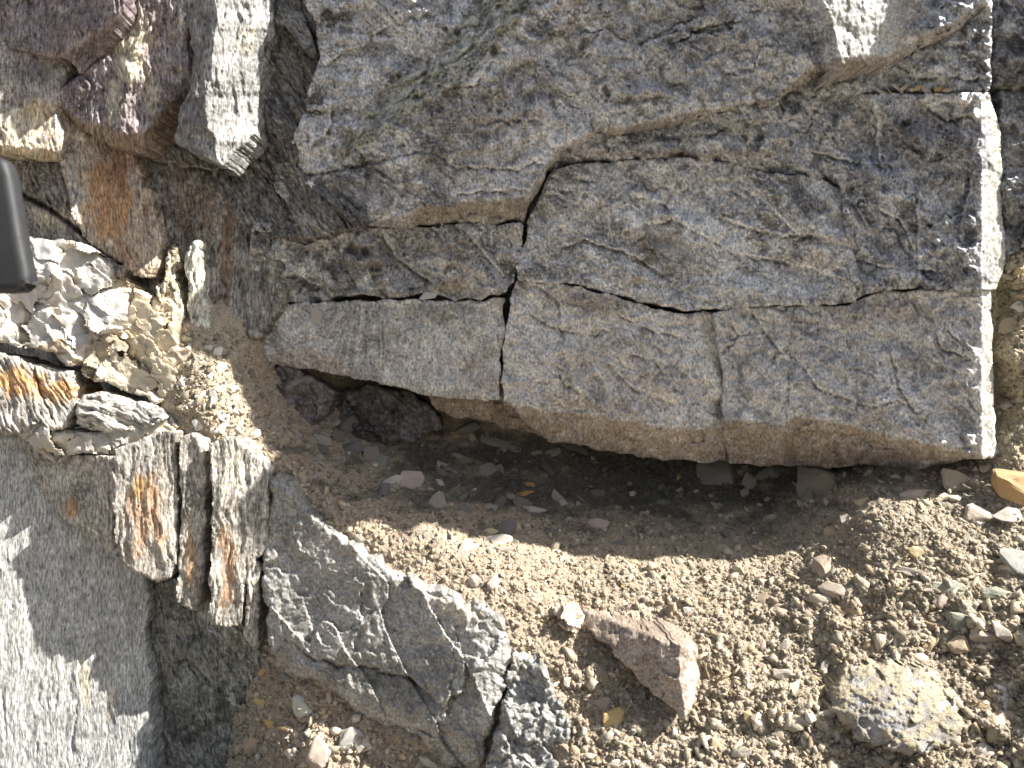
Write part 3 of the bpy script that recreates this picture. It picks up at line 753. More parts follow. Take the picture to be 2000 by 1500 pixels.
block('quartz_vein', 'lower white quartz vein capping the rusty hanging blocks',
      [(30, 845), (60, 828), (120, 838), (200, 842), (270, 826), (330, 812), (350, 830), (330, 862), (270, 880), (240, 898), (200, 890), (150, 884), (110, 900), (70, 880)],
      quartz(plane(2, 180, 860, 0.1, 0.1), 36, .5), qpaint([(60, 860, 40, 24, 0, [.45, .38, .28], .5), (320, 840, 40, 20, 0, CREAM, .5)], base=np.array([.43, .41, .37])), M_QTZ, thick=60, cat='quartz', bev=12, rough=8)

# ================================================================== LOWER LEFT BLOCKS
rf = foliated(plane(0, 60, 760, 0.05, -0.12), 66, .7, width=11, length=10, cr=[([(60, 700), (85, 780), (110, 830)], 2, 12)])
block('rock_block', 'orange-stained slanting block below the white quartz at the left edge',
      [(-150, 680), (0, 690), (60, 712), (132, 722), (148, 760), (152, 800), (130, 836), (104, 842), (60, 838), (40, 848), (-150, 840)],
      rf, paint([.30, .28, .25], [.12, .105, .09], [.44, .41, .37], .4, stains=[(30, 745, 120, 34, 10, [.48, .24, .07], .9), (120, 765, 30, 26, 0, [.5, .28, .1], .7)]), M_FOL, thick=110, cat='rock block', fol=rf.fol)
lf2 = foliated(plane(0, 230, 790, 0.12, -0.1), 22, 1.1, width=11, length=6)
block('rock_lens', 'flat grey lens-shaped layers resting on the lower white vein',
      [(145, 800), (160, 772), (200, 764), (250, 780), (310, 800), (330, 820), (290, 832), (240, 842), (180, 838), (150, 826)],
      lf2, paint([.36, .34, .31], [.16, .15, .14], [.55, .52, .47], .4), M_FOL, thick=70, cat='rock', fol=lf2.fol)
# hanging spear blocks
spear = [
  ('grey hanging spear block, farthest left, dark along its lower edge',
   [(28, 852), (80, 872), (130, 892), (180, 890), (222, 890), (226, 980), (224, 1086), (200, 1064), (160, 1036), (120, 1006), (84, 966), (55, 920)], plane(30, 130, 950, -0.32, 0.1), [(120, 950, 26, 60, 10, [.44, .42, .38], .5), (140, 990, 14, 30, 0, OCHRE, .6)], 84),
  ('wide rust-brown hanging block between two upright cracks',
   [(222, 878), (260, 866), (300, 846), (342, 842), (344, 930), (346, 1030), (344, 1100), (334, 1132), (312, 1136), (280, 1122), (250, 1108), (226, 1084), (220, 980)], plane(-8, 290, 980, 0.2, 0.04), [(285, 1000, 46, 90, 0, [.36, .21, .12], .85), (262, 900, 40, 30, 0, SILV, .5), (275, 950, 26, 30, 0, [.5, .32, .12], .6)], 90),
  ('narrow rusty hanging strip right of the wide rust-brown block',
   [(352, 850), (378, 846), (398, 860), (402, 960), (398, 1060), (396, 1130), (386, 1192), (368, 1192), (348, 1176), (350, 1100), (354, 1010), (352, 920)], plane(2, 375, 1000, 0.22, 0.04), [(372, 1080, 16, 80, 0, [.38, .23, .11], .75)], 91),
  ('long pale hanging block with a rust streak, right-hand end of the row',
   [(408, 870), (440, 850), (480, 870), (512, 900), (524, 930), (526, 1000), (524, 1075), (500, 1090), (478, 1130), (476, 1180), (470, 1226), (440, 1222), (412, 1214), (410, 1140), (412, 1040), (414, 950)], plane(0, 460, 1000, 0.24, 0.04), [(445, 1110, 20, 80, 0, [.36, .2, .1], .8), (450, 920, 40, 40, 0, [.5, .46, .38], .5)], 92),
  ('thin grey hanging sliver tapering to a point beside the lower crack',
   [(482, 1096), (500, 1094), (508, 1110), (506, 1180), (504, 1266), (490, 1262), (474, 1240), (478, 1180)], plane(12, 490, 1180, 0.28, 0.0), [], 90)]
for i, (lab, pl_, pp, sts, an) in enumerate(spear):
    ff = foliated(pp, an, .55, width=10, length=15)
    block('rock_block', lab, pl_, ff, paint([.31, .29, .255], [.12, .105, .09], [.46, .435, .39], .35, stains=sts), M_FOL, thick=120 + i, cat='rock block', fol=ff.fol, bev=3, rough=5)
# pale smooth slab and its shaded neighbour
uf = foliated(plane(56, 150, 1200, 0.16, -0.03), 91, .3, width=12, length=16)
block('rock_slab', 'smooth silvery pale slab filling the bottom left corner, crossed by a jagged shadow',
      [(-150, 820), (20, 830), (120, 900), (250, 1040), (292, 1120), (286, 1160), (290, 1300), (296, 1400), (302, 1650), (-150, 1650)],
      uf, paint([.36, .365, .35], [.24, .24, .235], [.46, .46, .45], .2, stains=[(165, 1330, 16, 60, -8, [.5, .4, .24], .5), (215, 1360, 14, 50, 0, [.5, .42, .3], .4)], mott=.6), M_FOL, thick=120, cat='rock slab', fol=uf.fol, bev=2.5, rough=7)
vf = foliated(plane(92, 390, 1320, -0.3, 0.1), 80, 1.2, width=16, length=5, st=[([(330, 1290), (370, 1285), (395, 1310), (420, 1340)], 10, 40), ([(410, 1210), (440, 1290), (480, 1340), (490, 1400)], -10, 40)])
block('rock_slab', 'dark olive slab in shade under the hanging points, right of the pale slab',
      [(300, 1120), (380, 1150), (500, 1230), (512, 1290), (500, 1380), (480, 1420), (470, 1480), (520, 1650), (310, 1650), (304, 1420), (296, 1300), (294, 1180)],
      vf, paint(OLIV, OLIVD, OLIVP, .5, stains=[(380, 1240, 60, 40, 0, [.1, .095, .085], .5)]), M_FOL, thick=120, cat='rock slab', fol=vf.fol, bev=10)
v2 = foliated(plane(78, 440, 1330, 0.05, 0.0), 76, 1.2, width=9, length=6)
block('rock_flake', 'grey upright flake with bright edge leaning on the olive slab',
      [(405, 1215), (430, 1230), (462, 1262), (486, 1290), (496, 1340), (494, 1400), (480, 1412), (462, 1390), (440, 1350), (418, 1310), (408, 1270)],
      v2, paint([.25, .245, .22], [.1, .1, .09], [.5, .5, .46], .7), M_FOL, thick=40, cat='rock flake', fol=v2.fol, bev=6)

# ================================================================== ROCKS STANDING IN THE SOIL
wf_base = massive([plane(8, 600, 985, -0.20, -0.13)], .6, .35, ang=0.9,
    st=[([(715, 1120), (712, 1200), (700, 1260), (706, 1290)], -6, 60), ([(900, 1180), (895, 1260), (885, 1340), (870, 1400)], -6, 50), ([(560, 1240), (620, 1290), (720, 1300), (800, 1320), (880, 1390)], 18, 90),
        ([(700, 1110), (780, 1120), (850, 1160), (930, 1180)], -6, 40)])
def w_mat(u, v, s, seed):
    d, aux = wf_base(u, v, s, seed)
    d = d + 0.55 * np.clip(-( (v - 1300) - (u - 700) * 0.62), 0, 60) * 0 + 0.6 * np.clip((v - 1290) - (u - 560) * 0.42, 0, None)
    d = d + facets(u, v, 95, seed + 3, .26, -.5, 2.4)[0] + facets(u, v, 30, seed + 13, .13, -.4, 2.2)[0]
    return d, aux
block('boulder', 'big glossy grey boulder with angular ridges half buried in the lower middle',
      [(524, 930), (545, 925), (600, 985), (640, 1030), (700, 1060), (745, 1105), (800, 1130), (855, 1152), (915, 1178), (950, 1186), (985, 1208), (1000, 1245), (996, 1290), (984, 1345), (966, 1400), (950, 1450), (938, 1520),
       (880, 1500), (820, 1470), (740, 1425), (680, 1370), (610, 1330), (545, 1310), (522, 1270), (516, 1200), (520, 1080)],
      w_mat, paint([.25, .24, .225], [.10, .098, .088], [.36, .35, .33], .35, mott=.7, stains=[(640, 1080, 90, 30, 30, [.34, .3, .28], .6), (700, 1150, 60, 40, 0, [.15, .15, .13], .5), (890, 1190, 60, 20, 20, [.44, .38, .3], .6), (780, 1350, 160, 50, 30, [.11, .105, .09], .6)]),
      M_MASS, thick=200, cat='boulder', bev=22, rough=9)
w2 = massive(plane(-136, 1030, 1380, -0.12, -0.15), .8, .7, ang=1.2, extra=lambda u, v: facets(u, v, 60, 77, .22, -.4, 2.2)[0])
block('boulder', 'narrower glossy boulder part split off by a crack at the bottom',
      [(1004, 1262), (1030, 1282), (1052, 1284), (1072, 1330), (1096, 1380), (1116, 1430), (1120, 1470), (1100, 1500), (1090, 1600), (944, 1600), (952, 1480), (972, 1410), (992, 1340)],
      w2, paint([.19, .185, .175], [.09, .09, .085], [.36, .355, .34], .4, stains=[(1010, 1300, 30, 40, 0, [.45, .4, .32], .4)]), M_MASS, thick=200, cat='boulder', bev=20, rough=9)
def tri_d(u, v, s, seed):
    ru = np.interp(v, [1170, 1250, 1290, 1330, 1400], [1420, 1330, 1326, 1328, 1340])
    d = np.where(u < ru, -180 + (ru - u) * 0.58, -180 + (u - ru) * 0.9) - 0.12 * (v - 1290)
    top = np.clip(1250 + (u - 1300) * .35 - v, 0, None)
    return d + top * 1.5 + fbm(u / 50, v / 50, 4, seed) * 8 + facets(u, v, 30, seed, .3)[0] * .6 + fbm(u / 9, v / 20, 3, seed + 3) * 1.6, dict(edge=0 * u, und=0 * u)
block('stone', 'wedge-shaped brown stone with a pale lit right edge, pointing down out of the soil',
      [(1136, 1180), (1160, 1184), (1200, 1205), (1260, 1232), (1310, 1256), (1366, 1258), (1366, 1320), (1358, 1372), (1344, 1398), (1332, 1408), (1318, 1384), (1284, 1366), (1240, 1316), (1196, 1270), (1160, 1238), (1136, 1204)],
      tri_d, paint([.25, .20, .16], [.16, .125, .10], [.34, .29, .25], .4, stains=[(1350, 1330, 12, 80, 0, [.5, .46, .4], .7)]), M_MASS, thick=150, cat='stone', bev=8, rough=6)
block('stone', 'small pinkish-white ribbed stone breaking the soil left of the brown wedge',
      [(1078, 1184), (1100, 1178), (1132, 1182), (1140, 1205), (1126, 1240), (1104, 1232), (1082, 1206)],
      quartz(plane(-48, 1110, 1205, 0.0, -0.4), 22, .7), qpaint((), base=np.array([.45, .39, .33])), M_QTZ, thick=80, cat='stone', bev=8)

# ================================================================== GROUND
CP = np.array([
    # along the shadow line
    (520, 860, 78), (560, 900, 66), (600, 950, 66), (660, 975, 70), (740, 1000, 72), (820, 1020, 76), (900, 1040, 80), (1050, 1075, 74), (1200, 1090, 76), (1300, 1095, 84), (1400, 1095, 82), (1500, 1090, 72), (1560, 1080, 64), (1600, 1060, 56), (1650, 1020, 42), (1700, 985, 30), (1780, 970, 40), (1850, 958, 62), (1930, 930, 40),
    # inside the hollow
    (640, 880, 260), (700, 860, 330), (800, 900, 330), (900, 960, 270), (740, 940, 210), (1000, 900, 410), (1050, 1000, 240), (1200, 960, 350), (1200, 1030, 210), (1400, 970, 330), (1400, 1040, 200), (1600, 950, 240), (1500, 920, 380), (1500, 1000, 240), (1750, 920, 160), (1860, 915, 120), (1200, 870, 450), (700, 760, 380), (1500, 800, 380), (1000, 750, 420), (850, 820, 420), (950, 845, 450), (1050, 875, 400),
    # lit slope
    (555, 960, 85), (560, 1060, 90), (610, 1010, 62), (650, 1010, 40), (740, 1080, 22), (850, 1130, 0), (950, 1170, -30), (1010, 1230, -60), (1100, 1190, -8), (1300, 1200, 0), (1500, 1200, -20), (1700, 1100, -30), (1900, 1050, -14), (2000, 1000, -8), (1330, 1260, -60), (1290, 1330, -80),
    (1200, 1350, -100), (1450, 1400, -160), (1700, 1350, -160), (1950, 1300, -150), (1150, 1500, -180), (1500, 1600, -290), (2000, 1600, -320), (1080, 1330, -80), (700, 1400, -18), (560, 1350, 20), (600, 1500, -50), (900, 1510, -72), (500, 1420, 40), (430, 1420, 125), (420, 1560, 130), (700, 1650, -130), (1150, 1650, -260),
    # right side beyond the slab
    (1960, 520, -20), (2000, 560, 10), (1960, 700, -5), (2000, 750, 28), (1970, 870, 25), (2060, 900, 45), (2060, 500, 50), (2170, 500, 100), (2170, 700, 110), (2170, 900, 80), (2160, 1040, 10), (1900, 600, 250), (1880, 780, 250), (1980, 440, 60),
    # left rubble
    (400, 700, 66), (460, 760, 80), (380, 850, 40), (480, 860, 70), (430, 820, 50), (470, 680, 130), (540, 740, 230), (340, 660, 100), (500, 800, 110), (540, 820, 150),
    (300, 1000, 160), (400, 1150, 150), (200, 700, 200), (250, 1500, 260), (100, 1100, 320), (2150, 1200, -180), (2150, 1600, -350)], float)
def tps_fit(c, lam=1.0):
    p = c[:, :2] / 500; n = len(c)
    r = np.hypot(p[:, None, 0] - p[None, :, 0], p[:, None, 1] - p[None, :, 1])
    K = np.where(r > 0, r * r * np.log(r + 1e-12), 0) + np.eye(n) * 0.004 * lam
    A = np.zeros((n + 3, n + 3)); A[:n, :n] = K; A[:n, n] = 1; A[:n, n + 1:] = p; A[n, :n] = 1; A[n + 1:, :n] = p.T
    return p, np.linalg.solve(A, np.concatenate([c[:, 2], [0, 0, 0]]))
TP, TW = tps_fit(CP)
def soil_base(u, v):
    u = np.asarray(u, float) / 500; v = np.asarray(v, float) / 500
    r = TW[-3] + TW[-2] * u + TW[-1] * v
    for (a, b), w in zip(TP, TW[:-3]):
        q = (u - a) ** 2 + (v - b) ** 2
        r = r + w * 0.5 * q * np.log(q + 1e-12)
    return r
def lump(x, y, seed):
    f1 = voro(x, y, seed)
    return np.sqrt(np.clip(1 - (f1[0] * 1.25) ** 2, 0, 1)) * (0.4 + 0.6 * f1[4]), f1[4]
def soil_relief(u, v):
    rough = 0.55 + 0.45 * sst(1350, 1650, u) * sst(1050, 1200, v) + 0.25 * sst(1150, 1350, v)
    wx = fbm(u / 40, v / 40, 3, 900) * 8
    l1, _ = lump((u + wx) / 62, (v + wx) / 48, 901); l2, _ = lump((u + wx) / 27, v / 22, 902); l3, _ = lump(u / 12.5, (v + wx) / 11, 903); l4, _ = lump(u / 6.6, v / 6, 904)
    m2 = sst(-.25, .25, fbm(u / 70, v / 70, 3, 905)); m1 = sst(-.1, .4, fbm(u / 130, v / 110, 3, 906))
    return fbm(u / 120, v / 90, 4, 907) * 18 * rough - (l1 * 17 * m1 + l2 * 11 * m2 + l3 * 7.5) * rough - l4 * 3.6 + fbm(u / 9, v / 9, 3, 908) * 3.2
def soil():
    cell = 2.5
    us = np.arange(300, 2170, cell); vs = np.arange(430, 1690, cell)
    U, V = np.meshgrid(us, vs)
    u = U.ravel(); v = V.ravel()
    d = soil_base(u, v) + soil_relief(u, v)
    X = pos(u, v, d)
    n = np.arange(len(u)).reshape(U.shape)
    F = np.stack([n[:-1, :-1].ravel(), n[1:, :-1].ravel(), n[1:, 1:].ravel(), n[:-1, 1:].ravel()], -1)
    back = np.interp(u, [300, 520, 700, 900, 1100, 1400, 1800, 1925, 1932, 2200], [400, 600, 690, 760, 800, 830, 850, 850, 430, 430])
    gone = v < back
    F = F[~gone[F].any(1)]
    m = fbm(u / 120, v / 90, 5, 950, .6)
    c = mix(SOIL[None, :] + 0 * u[:, None], SOILP[None, :], sst(0, .5, m) * .7)
    c = mix(c, SOILD[None, :], sst(.05, .45, fbm(u / 30, v / 30, 4, 951, .65)) * .6)
    c = mix(c, np.array([[.44, .335, .25]]), sst(1400, 900, u) * .5)
    c = mix(c, np.array([[.30, .285, .24]]), sst(1450, 1900, u) * sst(-.2, .3, fbm(u / 60, v / 50, 3, 952)) * .5)
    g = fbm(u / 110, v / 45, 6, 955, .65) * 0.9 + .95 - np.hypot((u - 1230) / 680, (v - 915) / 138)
    c = mix(c, np.array([[.12, .115, .095]]) * (1 + .5 * fbm(u / 12, v / 12, 3, 956))[:, None], sst(-.05, .5, g) * .9)   # greenish grey gravel tone, painted darker to deepen the hollow's shade
    c = mix(c, np.array([[.50, .44, .33]]), sst(520, 460, u) * .6)
    c = mix(c, np.array([[.52, .47, .33]]), sst(1925, 1940, u) * sst(930, 880, v) * .8)
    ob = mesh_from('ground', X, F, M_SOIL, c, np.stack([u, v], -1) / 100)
    tag(ob, kind='structure')
    # the unseen ground goes on, then rises as an added bank blocking low sky
soil()
def ground_and_added_bank():
    a = pos(1000, 1690, soil_base(1000, 1690) + 30)
    n = 60
    xs = np.linspace(-6, 6, n); ys = np.linspace(-9, a[1] + 0.02, n)
    X, Y = np.meshgrid(xs, ys)
    back = np.clip(-1.15 - Y, 0, None)  # added bank behind the viewer, keeping low sky light out of the hollow
    Z = a[2] - 0.012 - (a[1] - Y) * 0.10 + fbm(X * 2, Y * 2, 3, 5) * 0.02 + back * 1.45 + np.minimum(back, 2) * 0.3 * fbm(X, Y, 4, 6)
    V = np.stack([X.ravel(), Y.ravel(), Z.ravel()], -1)
    k = np.arange(n * n).reshape(n, n)
    F = np.stack([k[:-1, :-1].ravel(), k[:-1, 1:].ravel(), k[1:, 1:].ravel(), k[1:, :-1].ravel()], -1)
    tag(mesh_from('ground', V, F, M_SOIL, mix(SOIL[None, :] + 0 * V, np.array([[.11, .11, .10]]), sst(-1.1, -1.6, V[:, 1])), V[:, :2] * 20), kind='structure')
ground_and_added_bank()

def bb_d(u, v, s, seed):
    sb = soil_base(u, v)
    dome = 74 * np.sqrt(np.clip(1 - ((u - 1745) / 165) ** 2 - ((v - 1385) / 125) ** 2, 0, 1)) - 16
    return sb - dome + facets(u, v, 70, seed, .3, .7)[0] * .5 + fbm(u / 60, v / 60, 4, seed) * 6 - 4 * sst(-.15, .1, fbm(u / 26, v / 22, 5, seed + 3, .65) + (1400 - v) * .0012) * lump(u / 9, v / 9, 5)[0] - 6, dict(edge=0 * u, und=0 * u, e1=1 + 0 * u, e2=1 + 0 * u, idx=.5 + 0 * u)
def bb_c(u, v, s, seed, aux):
    c = mix(np.array([[.31, .29, .27]]) + 0 * u[:, None], np.array([[.43, .425, .42]]), sst(0, .4, fbm(u / 50, v / 40, 4, seed)))
    return mix(c, np.array([[.43, .37, .27]]), sst(-.15, .1, fbm(u / 26, v / 22, 5, seed + 3, .65) + .06 + (1400 - v) * .0012 - np.exp(-((u - 1715) / 60) ** 2 - ((v - 1400) / 44) ** 2) * .35))
block('boulder', 'buried rounded pale boulder dusted with soil in the lower right', [(1618, 1330), (1660, 1296), (1740, 1290), (1820, 1310), (1868, 1350), (1880, 1420), (1850, 1462), (1780, 1474), (1700, 1462), (1650, 1420), (1622, 1380)],
      bb_d, bb_c, M_SOIL, thick=60, cat='boulder', bev=20, rough=12)
zp = massive(plane(-215, 1975, 1430, 0.15, -0.5), .8, 1.0, ang=1.1, extra=lambda u, v: facets(u, v, 30, 9, .3, .9, 2)[0] * .6)
block('stone', 'large pale pinkish plate at the bottom right corner', [(1932, 1350), (1960, 1340), (2000, 1346), (2080, 1360), (2090, 1560), (2030, 1560), (1998, 1500), (1972, 1450), (1946, 1400)],
      zp, paint([.42, .37, .35], [.28, .23, .2], [.6, .57, .55], .4), M_MASS, thick=90, cat='stone', bev=8)

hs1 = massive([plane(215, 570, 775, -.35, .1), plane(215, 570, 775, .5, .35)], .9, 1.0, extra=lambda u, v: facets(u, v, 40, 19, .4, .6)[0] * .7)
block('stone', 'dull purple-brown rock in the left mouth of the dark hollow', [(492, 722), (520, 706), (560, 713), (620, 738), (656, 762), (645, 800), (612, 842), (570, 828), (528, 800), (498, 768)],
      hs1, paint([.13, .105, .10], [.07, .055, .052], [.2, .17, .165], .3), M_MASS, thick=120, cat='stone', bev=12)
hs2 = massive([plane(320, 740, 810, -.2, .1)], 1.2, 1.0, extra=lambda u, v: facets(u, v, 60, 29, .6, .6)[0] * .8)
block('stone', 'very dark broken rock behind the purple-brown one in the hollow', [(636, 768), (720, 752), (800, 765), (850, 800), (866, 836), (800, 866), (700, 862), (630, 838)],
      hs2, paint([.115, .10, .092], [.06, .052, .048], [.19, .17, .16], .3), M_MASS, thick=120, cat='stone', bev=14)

# ------------------------------------------------------------------ loose stones
rng = random.Random(5)
def hull_mesh(name, seed, flat=0.45, longer=1.3, detail=0, n=15):
    r = random.Random(seed)
    bm = bmesh.new()
    for _ in range(n):
        while True:
            p = Vector((r.uniform(-1, 1), r.uniform(-1, 1), r.uniform(-1, 1)))
            if 0.62 < p.length < 1: break
        p.normalize()
        p *= r.uniform(0.82, 1.0)
        bm.verts.new((p.x * longer, p.y, p.z * flat))
    g = bmesh.ops.convex_hull(bm, input=bm.verts)
    junk = [e for e in g['geom_interior'] if isinstance(e, bmesh.types.BMVert)]
    bmesh.ops.delete(bm, geom=junk, context='VERTS')
    loose = [v for v in bm.verts if not v.link_faces]
    bmesh.ops.delete(bm, geom=loose, context='VERTS')
    if detail:
        bmesh.ops.bevel(bm, geom=list(bm.edges), offset=0.05, segments=1, profile=0.6, affect='EDGES')
        bmesh.ops.triangulate(bm, faces=bm.faces)
        for _ in range(detail):
            bmesh.ops.subdivide_edges(bm, edges=[e for e in bm.edges if e.calc_length() > 0.16], cuts=1, use_grid_fill=True)
            bmesh.ops.triangulate(bm, faces=[f for f in bm.faces if len(f.verts) > 4])
        from mathutils import noise
        bm.normal_update()
        for v in bm.verts:
            q = v.co * 2.2 + Vector((seed, 0, 0))
            a = noise.fractal(q, 0.8, 2.1, 5)
            lay = noise.noise(Vector((v.co.x * .8, v.co.y * .8, v.co.z * 14 + seed)))
            v.co += v.normal * (a * 0.05 + lay * 0.03)
    me = bpy.data.meshes.new(name)
    bm.to_mesh(me); bm.free()
    me.materials.append(M_STONE)
    for p in me.polygons: p.use_smooth = False
    return me

SMALL = [hull_mesh('pebble_mesh', 40 + i, flat=(0.35, .5, .7, .9)[i % 4], longer=(1.2, 1.5, 1.9, 1.1)[(i // 2) % 4], n=13 + i % 5) for i in range(16)]
ANG = [hull_mesh('chip_mesh', 140 + i, flat=(0.25, .4, .6)[i % 3], longer=(1.2, 1.5)[i % 2], detail=1, n=9 + i % 3) for i in range(10)]
UPN = R3 @ np.array([0, -0.62, 0.78])      # roughly the soil's own normal
def soil_frame(u, v):
    e = 12
    a = pos(u, v, soil_base(u, v)); b = pos(u + e, v, soil_base(u + e, v)); c = pos(u, v + e, soil_base(u, v + e))
    n = np.cross(c - a, b - a); n /= np.linalg.norm(n)
    if n @ UPN < 0: n = -n
    return a, Vector(n)

def place(me, name, u, v, w, h, rot, colr, label, cat='stone', group=None, depth=None, tilt=0.25, sink=0.35, facing=None):
    """w,h in units on the picture, rot in degrees (counter-clockwise)"""
    if depth is None:
        dep = float(soil_base(np.array([u]), np.array([v]))[0] + soil_relief(np.array([u]), np.array([v]))[0])
    else: dep = depth
    ob = bpy.data.objects.new(name, me)
    lead = 0
    k = (D + dep) / D
    # axes: facing camera, then tipped part way onto the soil normal
    x = Vector(R3 @ np.array([math.cos(math.radians(rot)), 0, math.sin(math.radians(rot))]))
    nf_ = Vector(R3 @ np.array([0.0, -1, 0.0])) if facing is None else Vector(R3 @ np.array(facing, float)).normalized()
    _, sn = soil_frame(u, v)
    z = (nf_ * (1 - tilt) + sn * tilt + Vector((rng.uniform(-.2, .2), rng.uniform(-.2, .2), rng.uniform(-.2, .2)))).normalized()
    x = (x - z * x.dot(z)).normalized(); y = z.cross(x)
    dims = me.get('dims') or [max(abs(vv.co[i]) for vv in me.vertices) for i in range(3)]
    me['dims'] = dims
    sx = w / 2 / dims[0] * S * k; sy = h / 2 / dims[1] * S * k; sz = min(w, h) / 2 * S * k * (dims[2] ** 0.0) * 0.9
    M = Matrix((x, y, z)).transposed().to_4x4() @ Matrix.Diagonal((sx, sy, sz, 1))
    p = Vector(pos(u, v, dep)) + z * (sz * dims[2] * (0.5 - sink))
    ob.matrix_world = Matrix.Translation(p) @ M
    dust = 0.0 if group and 'quartz' in group else (0.1 if group and 'hollow' in group else (0.45 if group else 0.22))
    if group and 'hollow' in group: colr = np.asarray(colr) * .55  # hollow chips painted darker to stand in for its shade
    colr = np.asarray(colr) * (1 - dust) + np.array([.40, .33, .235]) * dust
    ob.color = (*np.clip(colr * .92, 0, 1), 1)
    col.objects.link(ob)
    tag(ob, label, cat, group)
    return ob

